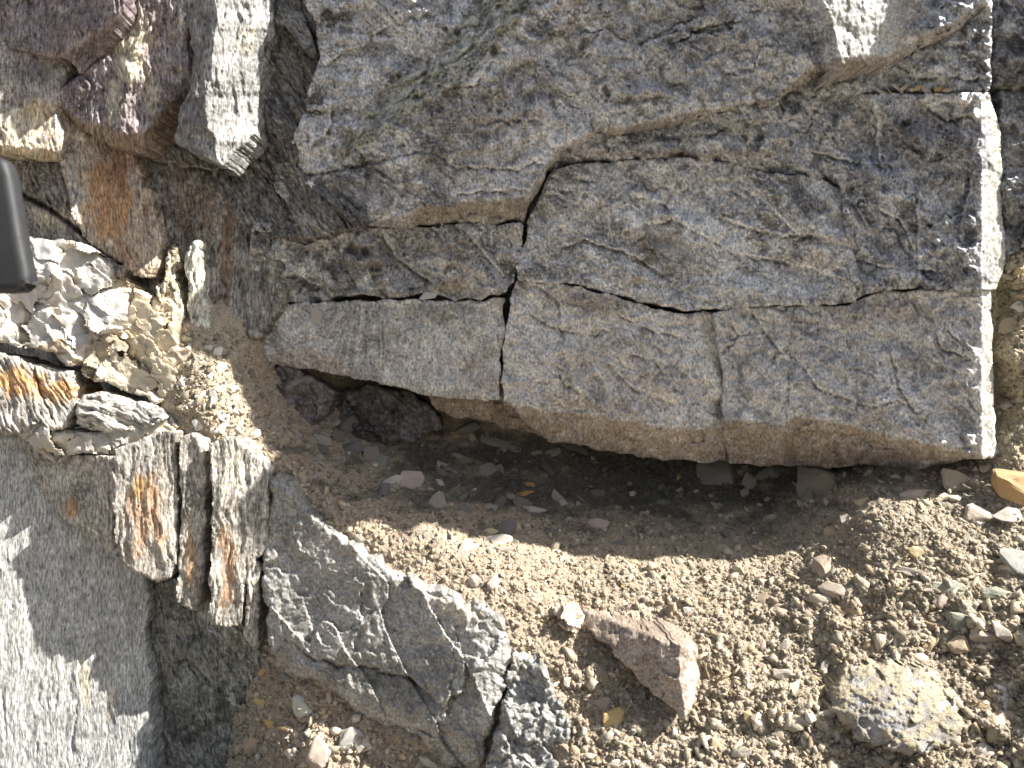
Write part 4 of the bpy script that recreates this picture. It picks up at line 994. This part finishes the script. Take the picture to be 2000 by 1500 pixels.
cG = (.26, .255, .24); cP = (.56, .5, .44); cW = (.7, .66, .6); cO = (.5, .27, .07); cB = (.42, .33, .22); cGR = (.27, .29, .24); cPK = (.46, .37, .32); cD = (.17, .16, .15)
BIG = [  # u v w h rot colour label flat
 (1396, 925, 78, 74, 35, cG, 'grey angular stone wedged right under the slab underside in the hollow'),
 (1466, 940, 34, 72, -20, cPK, 'thin pinkish flake upright beside the grey angular stone in shade'),
 (1600, 950, 80, 100, 20, (.22, .19, .15), 'large dim brown stone in the shaded soil right of the pinkish flake'),
 (905, 835, 66, 44, 10, cG, 'dull stone tucked below the inner brown ledge'),
 (962, 862, 96, 18, -16, (.34, .31, .28), 'long thin slat leaning low in the darkest part of the hollow'),
 (765, 850, 90, 60, -10, (.24, .215, .19), 'broken stone near the back wall of the hollow'),
 (702, 830, 110, 70, 12, (.2, .17, .15), 'dark stone next to the purple rock inside the hollow'),
 (730, 898, 70, 34, -12, cG, 'low flat stone in front of the broken stone in the hollow'),
 (800, 948, 56, 62, -50, cPK, 'tilted slab chip propped up on the shaded slope'),
 (762, 945, 24, 60, -68, cP, 'pale thin sliver standing against the tilted slab chip'),
 (860, 985, 40, 44, 30, (.3, .26, .22), 'dim brown chip right below the tilted slab chip'),
 (950, 920, 44, 28, 10, cG, 'small grey chip above the two orange chips in the hollow'),
 (1036, 946, 32, 13, 0, cO, 'upper of two bright orange chips in the shaded hollow'),
 (1024, 966, 44, 16, 15, cO, 'lower, darker of two orange chips in the shaded hollow'),
 (1045, 995, 54, 22, -10, cP, 'pale lump of gravel below the orange chips'),
 (970, 1058, 66, 24, 10, cW, 'flat white chip lying right on the shadow line'),
 (976, 1074, 54, 20, 0, cPK, 'pinkish chip tucked directly under the flat white chip'),
 (955, 1038, 40, 22, 20, (.6, .5, .3), 'yellowish chip just above the flat white chip'),
 (1000, 1030, 34, 20, 20, (.42, .3, .16), 'tan sliver in shade behind the yellowish chip'),
 (1165, 1026, 46, 26, 15, cPK, 'pale chip in the shade near the middle of the shadow edge'),
 (905, 1075, 54, 34, 30, cP, 'rough white chip in sun left of the flat white chip'),
 (1345, 1192, 14, 24, 80, (.75, .72, .68), 'single clean white pebble on smooth soil'),
 (1324, 1201, 9, 9, 0, (.55, .25, .08), 'tiny orange pebble beside the clean white pebble'),
 (1218, 1146, 12, 10, 0, (.6, .4, .15), 'tiny ochre pebble on the smooth sunlit slope'),
 (1100, 1096, 22, 14, 60, cP, 'small upright pale splinter at the edge of the shadow'),
 (968, 1140, 30, 34, 0, cPK, 'greyish pink clod-like stone on the sunny slope above the boulder'),
 (930, 1135, 36, 28, 20, cP, 'rounded pale stone left of the greyish pink one'),
 (1196, 1402, 46, 76, -84, (.52, .36, .15), 'ochre triangular stone pointing downward in the lower soil'),
 (1168, 1372, 30, 46, 80, (.3, .25, .21), 'brown stone directly behind the ochre triangle'),
 (1115, 1335, 30, 20, -20, cP, 'pale chip beside the right flank of the boulder'),
 (1218, 1490, 16, 60, -86, cP, 'long pale sliver at the bottom below the ochre triangle'),
 (1448, 1470, 18, 50, -70, cP, 'slender pale splinter near the bottom centre right'),
 (1560, 1176, 34, 24, 0, cP, 'smooth beige pebble on the slope left of the brownish lump'),
 (1610, 1112, 66, 62, 10, (.36, .29, .23), 'brownish square lump near the right end of the shadow'),
 (1622, 1152, 50, 34, -10, (.42, .35, .29), 'pointed brown stone just below the square lump'),
 (1786, 1080, 38, 24, 0, (.5, .38, .2), 'rounded ochre pebble on the right-hand slope'),
 (1760, 1112, 84, 14, -8, cP, 'uppermost thin pale slat in the right-hand gravel'),
 (1770, 1122, 76, 12, -4, (.4, .36, .32), 'thin slat lying just under the uppermost pale one'),
 (1858, 1150, 90, 28, -14, cGR, 'flat greenish flake in gravel on the right'),
 (1946, 1160, 64, 28, 0, cGR, 'second flat greenish flake, nearer the right edge'),
 (1916, 1122, 34, 50, 60, cB, 'upright tan stone above the greenish flakes'),
 (1986, 1108, 70, 76, 0, (.3, .32, .31), 'large blue-grey rough stone at the right edge'),
 (1832, 1168, 32, 34, 50, cPK, 'small pink crystal chip between greenish flake and mossy stone'),
 (1876, 1214, 66, 54, -20, (.24, .26, .21), 'mossy grey-green stone in the right-hand gravel'),
 (1920, 1240, 36, 52, 75, cPK, 'pink translucent quartz pebble right of the mossy stone'),
 (1958, 1232, 40, 40, 0, cP, 'pale round quartz pebble beside the pink one'),
 (1870, 1262, 60, 44, -40, cB, 'tan stone right below the mossy grey-green stone'),
 (1756, 1160, 34, 22, 0, cB, 'brown rounded pebble left of the pink crystal chip'),
 (1535, 1318, 46, 34, 0, cP, 'broken pale stone in the lower middle gravel'),
 (1548, 1346, 44, 14, 48, cP, 'slanting pale flake just under the broken pale stone'),
 (1612, 1396, 18, 54, -65, cP, 'leaf-shaped pale chip left of the buried white boulder'),
 (1610, 1346, 16, 34, 85, cB, 'narrow tan chip above the leaf-shaped one'),
 (1926, 1470, 32, 64, 85, cP, 'tall pale oval pebble near the bottom right corner'),
 (1976, 950, 66, 84, 50, (.5, .3, .12), 'big orange-brown stone at the right edge under the slab corner'),
 (1880, 945, 76, 44, -25, (.44, .37, .28), 'sunlit tan stone beneath the slab right corner'),
 (1788, 968, 62, 24, 5, cPK, 'flat pinkish stone just left of the sunlit tan one'),
 (1580, 975, 30, 50, 0, cD, 'dim small stone left of the flat pinkish one in shade'),
 (586, 1376, 64, 38, -14, (.5, .52, .47), 'flat pale green stone low beside the boulder'),
 (690, 1448, 54, 50, 30, (.38, .38, .37), 'blue-grey chunk at the bottom below the boulder'),
 (712, 1458, 30, 40, 60, cP, 'pale chunk touching the blue-grey one'),
 (618, 1478, 62, 60, 40, cPK, 'smooth pinkish slab sticking up at the bottom edge'),
 (500, 1456, 46, 36, 0, (.44, .3, .22), 'reddish sandy lump at the foot of the olive slab'),
 (514, 1310, 24, 32, -40, (.5, .33, .13), 'orange chip wedged at the foot of the hanging blocks'),
 (512, 1374, 20, 36, 70, (.52, .36, .14), 'upright ochre chip left of the pale green stone'),
 (530, 1414, 16, 32, 70, (.6, .36, .1), 'yellow-orange splinter below the upright ochre chip'),
 (562, 1424, 12, 34, 75, (.55, .4, .18), 'straw-coloured splinter standing in the lower left gravel'),
 (558, 1326, 26, 30, 70, cD, 'dark chip under the left end of the boulder'),
 (570, 1470, 40, 24, 0, cP, 'pale pebble at the bottom left of the pinkish slab'),
 (842, 1490, 22, 50, 70, cP, 'pale upright chip at the bottom edge under the boulder'),
 (642, 1022, 24, 12, 0, (.56, .44, .2), 'yellow pebble at the top of the boulder'),
 (880, 1055, 20, 12, -30, cW, 'little white chip on the shadow line, left part'),
 (1940, 580, 1, 1, 0, cP, None),
 (1968, 536, 40, 26, 20, cB, 'tan pebble at the top of the right-edge rubble'),
 (1980, 572, 34, 30, 0, cGR, 'grey pebble second from the top in the right-edge rubble'),
 (1990, 600, 30, 26, 0, cW, 'white pebble in the right-edge rubble'),
 (1966, 606, 22, 14, 0, cPK, 'small pink pebble hugging the slab in the right-edge rubble'),
 (1990, 528, 26, 18, 30, (.55, .45, .22), 'yellow chip at the top of the right-edge rubble'),
 (1974, 640, 50, 38, 20, (.42, .36, .27), 'crumbly tan lump in the middle of the right edge'),
 (1965, 1010, 60, 34, 10, (.5, .45, .4), 'broad dusty stone beneath the orange-brown one'),
 (1905, 1005, 54, 34, -20, (.45, .4, .34), 'dusty stone left of the broad dusty one'),
]
CAV = set()
for i, (u, v, w, h, rot, cc, lab) in enumerate(BIG):
    if lab is None: continue
    fl = 0.75 if w * h > 900 else .5
    if h > 1.25 * w: w, h, rot = h, w, rot - 90 if abs(rot) > 45 else rot + 90
    if abs(rot) > 90: rot = rot - 180 * np.sign(rot)
    me = hull_mesh('stone_mesh', 300 + i, flat=fl, longer=1.0, detail=2 if w > 26 else 1, n=11 + i % 4)
    nm = 'pebble' if max(w, h) < 30 else 'stone'
    place(me, nm, u, v, w * 1.12, h * 1.12, rot, cc, lab, cat='pebble' if nm == 'pebble' else 'stone', tilt=0.3, sink=0.3)
# larger special stones
place(hull_mesh('stone_mesh', 905, .9, 1.0, 2, 13), 'stone', 412, 762, 62, 52, -20, (.36, .29, .22), 'striped brown stone poking from the pale rubble, nearest the hollow', depth=60, tilt=0)
place(hull_mesh('stone_mesh', 906, .6, 1.0, 2, 13), 'stone', 425, 682, 60, 22, -18, (.4, .41, .38), 'grey-green flat stone at the top of the pale rubble', depth=88, tilt=.2)
place(hull_mesh('stone_mesh', 907, .8, 1.0, 2, 13), 'stone', 458, 718, 50, 44, 10, (.26, .24, .2), 'olive stone between the pale rubble and the overhanging wedge block', depth=110, tilt=.2)
place(hull_mesh('stone_mesh', 908, .8, 1.0, 2, 13), 'stone', 370, 648, 40, 26, 0, (.36, .28, .25), 'rounded pinkish stone in the small hole under the splinters', depth=102, tilt=.2)
place(hull_mesh('stone_mesh', 909, .7, 1.0, 2, 13), 'stone', 430, 800, 44, 36, 10, (.42, .36, .31), 'brownish stone at the lower end of the pale rubble', depth=64, tilt=.2)
# flakes lying on the rock
def rock_chip(seed, u, v, w, h, rot, cc, d, lab, cat='chip'):
    place(hull_mesh('chip_mesh', seed, .35, 1.0, 1, 9), 'rock_chip', u, v, w, h, rot, cc, lab, cat=cat, depth=d, tilt=0, sink=.2)
rock_chip(920, 606, 612, 46, 40, 20, (.42, .4, .37), 128, 'squarish pale flake resting on the wedge-shaped block')
rock_chip(921, 632, 602, 18, 14, 0, (.45, .43, .4), 124, 'tiny flake right of the squarish pale flake')
rock_chip(922, 662, 618, 12, 30, -40, (.5, .47, .42), 122, 'upper little stick-like chip on the wedge-shaped block')
rock_chip(923, 645, 636, 22, 9, 40, (.5, .46, .4), 126, 'lower little stick-like chip on the wedge-shaped block')
rock_chip(924, 838, 578, 40, 18, 16, (.5, .5, .46), 98, 'oval pale flake caught in the seam left of the long crack')
rock_chip(925, 1256, 318, 60, 12, 25, (.26, .24, .2), 62, 'slim flake hanging in the seam over the central panel')
rock_chip(926, 1866, 60, 16, 26, 70, (.55, .5, .35), -130, 'yellowish crumb caught on the top right edge')
rock_chip(927, 605, 104, 14, 10, 0, (.55, .52, .5), 80, 'tiny white chip at the tip of the jammed wedge')
ORANGE_LEDGE = [(1738, 178, cO), (1752, 172, cW), (1766, 170, (.6, .5, .36)), (1780, 175, cP), (1794, 172, (.62, .42, .2)), (1724, 182, cP), (1832, 174, cO), (1850, 176, (.5, .4, .3)), (1760, 179, cPK), (1810, 177, cP)]
for i, (u, v, cc) in enumerate(ORANGE_LEDGE):
    place(SMALL[i], 'ledge_chip', u, v, rng.choice([9, 12, 20, 26]), rng.uniform(7, 14), rng.uniform(-50, 50), cc, 'small orange or white chip in the row on the upper right ledge', cat='chip', group='chips on the upper right ledge', depth=float(MAIN(u, v)) + 30, tilt=0)

# ---- individual pebbles scattered over the soil
def on_soil(u, v):
    for poly in BLK:
        if sdf(poly, np.array([u]), np.array([v]))[0] > -2: return False
    return True
BLK = [[(524, 930), (600, 985), (700, 1060), (855, 1152), (985, 1208), (1000, 1262), (1060, 1290), (1120, 1440), (1100, 1600), (880, 1500), (740, 1425), (610, 1330), (522, 1290)],
       [(1130, 1182), (1310, 1256), (1366, 1258), (1358, 1372), (1332, 1408), (1262, 1296)],
       [(500, 600), (1400, 600), (1940, 560), (1945, 890), (1740, 916), (1400, 905), (1150, 872), (980, 782), (500, 700)],
       [(-200, 800), (340, 800), (500, 900), (525, 950), (515, 1270), (480, 1300), (440, 1400), (420, 1700), (-200, 1700)]]
def spots(n, seed, region=None):
    r = random.Random(seed); out = []
    while len(out) < n:
        u = r.uniform(480, 2080); v = r.uniform(840, 1580)
        if region and not region(u, v, r): continue
        if on_soil(u, v): out.append((u, v))
    return out
def dens(u, v, r):
    p = 0.25 + 0.75 * (u > 1350) * (v > 1080) + 0.4 * (v < 1040) + .4 * (v > 1350) + .6 * (u < 760) * (v > 1300)
    return r.random() < p
pal = [cP, cP, cB, cB, cPK, cG, cW, (.4, .34, .26), (.4, .34, .26), (.48, .42, .33), (.48, .42, .33), cGR, (.5, .34, .16)]
for i, (u, v) in enumerate(spots(270, 11, dens)):
    w = rng.choice([12, 14, 16, 18, 22, 26, 32]) * (1.2 if v > 1300 else 1)
    h = w * rng.uniform(.4, .85)
    c_ = np.array(rng.choice(pal)) * rng.uniform(.8, 1.12)
    place(SMALL[rng.randrange(16)], 'pebble', u, v, w, h, rng.uniform(-90, 90), c_, 'one of the small angular pebbles strewn over the sandy soil', cat='pebble', group='pebbles strewn over the sandy soil', tilt=.4, sink=.45)
# chips in the pale rubble at the left
k = 0
while k < 28:
    u = rng.uniform(345, 500); v = rng.uniform(650, 880)
    if abs((u - 345) - (v - 650) * .55) > 60: continue
    k += 1
    w = rng.uniform(12, 30)
    place(SMALL[rng.randrange(16)], 'quartz_chip', u, v, w, w * rng.uniform(.5, .9), rng.uniform(-90, 90), np.array(rng.choice([cW, cP, cW, (.6, .55, .45)])), 'one of the white quartz chips heaped between the quartz and the hollow', cat='chip', group='quartz chips heaped beside the quartz mass', tilt=.3, sink=.2)

k = 0
while k < 46:
    u = rng.uniform(470, 620); v = rng.uniform(690, 930)
    if v > 760 + (u - 470) * 1.1 + 40 or v < 700 + (u - 470) * .9: continue
    k += 1
    w = rng.uniform(10, 26)
    place(SMALL[rng.randrange(16)], 'rubble_chip', u, v, w, w * rng.uniform(.4, .9), rng.uniform(-90, 90), np.array(rng.choice([cG, cB, cP, (.32, .28, .24)])), 'one of the brown and grey chips strewn in the dim rubble leading into the hollow', cat='chip', group='chips strewn in the rubble at the mouth of the hollow', tilt=.3, sink=.25)
k = 0
while k < 90:
    u = rng.uniform(600, 1850); v = rng.uniform(800, 1070)
    if u > 1100 and rng.random() < .5: continue
    if v < np.interp(u, [600, 1000, 1400, 1850], [850, 850, 905, 915]) or v > np.interp(u, [560, 740, 900, 1200, 1560, 1700, 1850], [890, 985, 1025, 1075, 1065, 970, 940]): continue
    k += 1
    w = rng.uniform(18, 62) * (1 if u < 1100 else .7)
    h_ = w * rng.uniform(.35, .8)
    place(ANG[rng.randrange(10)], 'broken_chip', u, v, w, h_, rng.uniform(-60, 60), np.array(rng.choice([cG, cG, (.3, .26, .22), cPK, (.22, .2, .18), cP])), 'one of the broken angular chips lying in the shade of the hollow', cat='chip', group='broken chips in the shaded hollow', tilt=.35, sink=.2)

# ---- soil crumbs: far too many to count
def crumbs(name, n, smin, smax, seed, region, pal_, label):
    r = np.random.default_rng(seed)
    phi = (1 + 5 ** .5) / 2
    ico = np.array([(-1, phi, 0), (1, phi, 0), (-1, -phi, 0), (1, -phi, 0), (0, -1, phi), (0, 1, phi), (0, -1, -phi), (0, 1, -phi), (phi, 0, -1), (phi, 0, 1), (-phi, 0, -1), (-phi, 0, 1)], float) / 1.9
    icf = np.array([(0, 11, 5), (0, 5, 1), (0, 1, 7), (0, 7, 10), (0, 10, 11), (1, 5, 9), (5, 11, 4), (11, 10, 2), (10, 7, 6), (7, 1, 8), (3, 9, 4), (3, 4, 2), (3, 2, 6), (3, 6, 8), (3, 8, 9), (4, 9, 5), (2, 4, 11), (6, 2, 10), (8, 6, 7), (9, 8, 1)])
    u = r.uniform(340, 2150, n * 6); v = r.uniform(440, 1670, n * 6)
    m = region(u, v, r)
    for poly in BLK[:2]: m &= sdf(poly, u, v) < 0
    u = u[m][:n]; v = v[m][:n]; n = len(u)
    size = smin + (smax - smin) * r.random(n) ** 3.2
    d = soil_base(u, v) + soil_relief(u, v) + size * .12
    P = pos(u, v, d) 
    base = ico[None] * (1 + r.uniform(-.48, .42, (n, 12, 1))) + r.uniform(-.16, .16, (n, 12, 3))
    sc = np.stack([r.uniform(.8, 1.9, n), r.uniform(.6, 1.1, n), r.uniform(.3, .85, n)], -1)
    base = base * sc[:, None, :]
    q = r.normal(size=(n, 4)); q /= np.linalg.norm(q, axis=1)[:, None]
    w, x, y, z = q.T
    R = np.stack([np.stack([1 - 2 * (y * y + z * z), 2 * (x * y - z * w), 2 * (x * z + y * w)], -1), np.stack([2 * (x * y + z * w), 1 - 2 * (x * x + z * z), 2 * (y * z - x * w)], -1), np.stack([2 * (x * z - y * w), 2 * (y * z + x * w), 1 - 2 * (x * x + y * y)], -1)], 1)
    V = np.einsum('nij,nkj->nki', R, base) * (size * .5 * S)[:, None, None] + P[:, None, :]
    F = (icf[None] + (np.arange(n) * 12)[:, None, None]).reshape(-1, 3)
    pa = np.array(pal_)[r.integers(0, len(pal_), n)] * r.uniform(.8, 1.15, (n, 1))
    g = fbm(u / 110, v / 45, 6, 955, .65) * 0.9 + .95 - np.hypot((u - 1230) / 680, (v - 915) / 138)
    pa = mix(pa, np.array([[.12, .115, .095]]), sst(-.05, .5, g) * .85)  # crumbs get the same gravel tone with the hollow's shade painted in
    c = np.repeat(pa, 12, 0)
    uv = np.repeat(np.stack([u, v], -1) / 100, 12, 0) + r.uniform(0, .05, (n * 12, 2))
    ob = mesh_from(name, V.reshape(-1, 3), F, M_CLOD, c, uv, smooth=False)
    tag(ob, label, 'soil' if 'soil' in name else 'gravel', kind='stuff')
def reg_all(u, v, r):
    return ((u > 480) & (v > 880)) | ((u > 440) & (u < 700) & (v > 660)) | ((u > 1935) & (v > 480)) | ((u < 520) & (v < 890) & (v > 640) & (np.abs((u - 365) - (v - 650) * .55) < 105))
def reg_right(u, v, r):
    p = .3 + .7 * sst(1250, 1600, u) * sst(1020, 1150, v) + .5 * sst(1250, 1400, v)
    return reg_all(u, v, r) & (r.random(len(u)) < p)
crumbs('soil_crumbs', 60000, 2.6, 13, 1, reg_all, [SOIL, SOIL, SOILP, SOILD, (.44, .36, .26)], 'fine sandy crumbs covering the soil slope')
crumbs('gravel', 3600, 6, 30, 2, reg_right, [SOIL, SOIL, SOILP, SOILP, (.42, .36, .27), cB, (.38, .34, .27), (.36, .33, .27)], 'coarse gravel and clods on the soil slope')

# ================================================================== dark tool at the left edge, close to the camera
def tool():
    pts = [(-160, 300), (4, 304), (16, 340), (26, 400), (36, 460), (46, 510), (53, 545), (48, 562), (30, 570), (-160, 572)]
    bm = bmesh.new()
    dep = -620
    fr = [bm.verts.new(Vector(pos(u, v, dep))) for u, v in pts]
    f = bm.faces.new(fr)
    ex = bmesh.ops.extrude_face_region(bm, geom=[f])
    back = Vector(R3 @ np.array([0, 1, 0])) * (26 * S)
    for g in ex['geom']:
        if isinstance(g, bmesh.types.BMVert): g.co += back
    bmesh.ops.recalc_face_normals(bm, faces=bm.faces)
    bmesh.ops.bevel(bm, geom=list(bm.edges), offset=0.0045, segments=5, profile=.5, affect='EDGES')
    o = sum((v.co for v in bm.verts), Vector()) / len(bm.verts)
    for v in bm.verts: v.co -= o
    me = bpy.data.meshes.new('tool_handle'); bm.to_mesh(me); bm.free()
    me.materials.append(M_RUBBER)
    for p in me.polygons: p.use_smooth = True
    ob = bpy.data.objects.new('tool_handle', me); ob.location = o; ob.color = (.02, .021, .023, 1)
    col.objects.link(ob)
    tag(ob, 'blurred dark grey rounded end of a tool poking in at the left edge', 'tool')
tool()
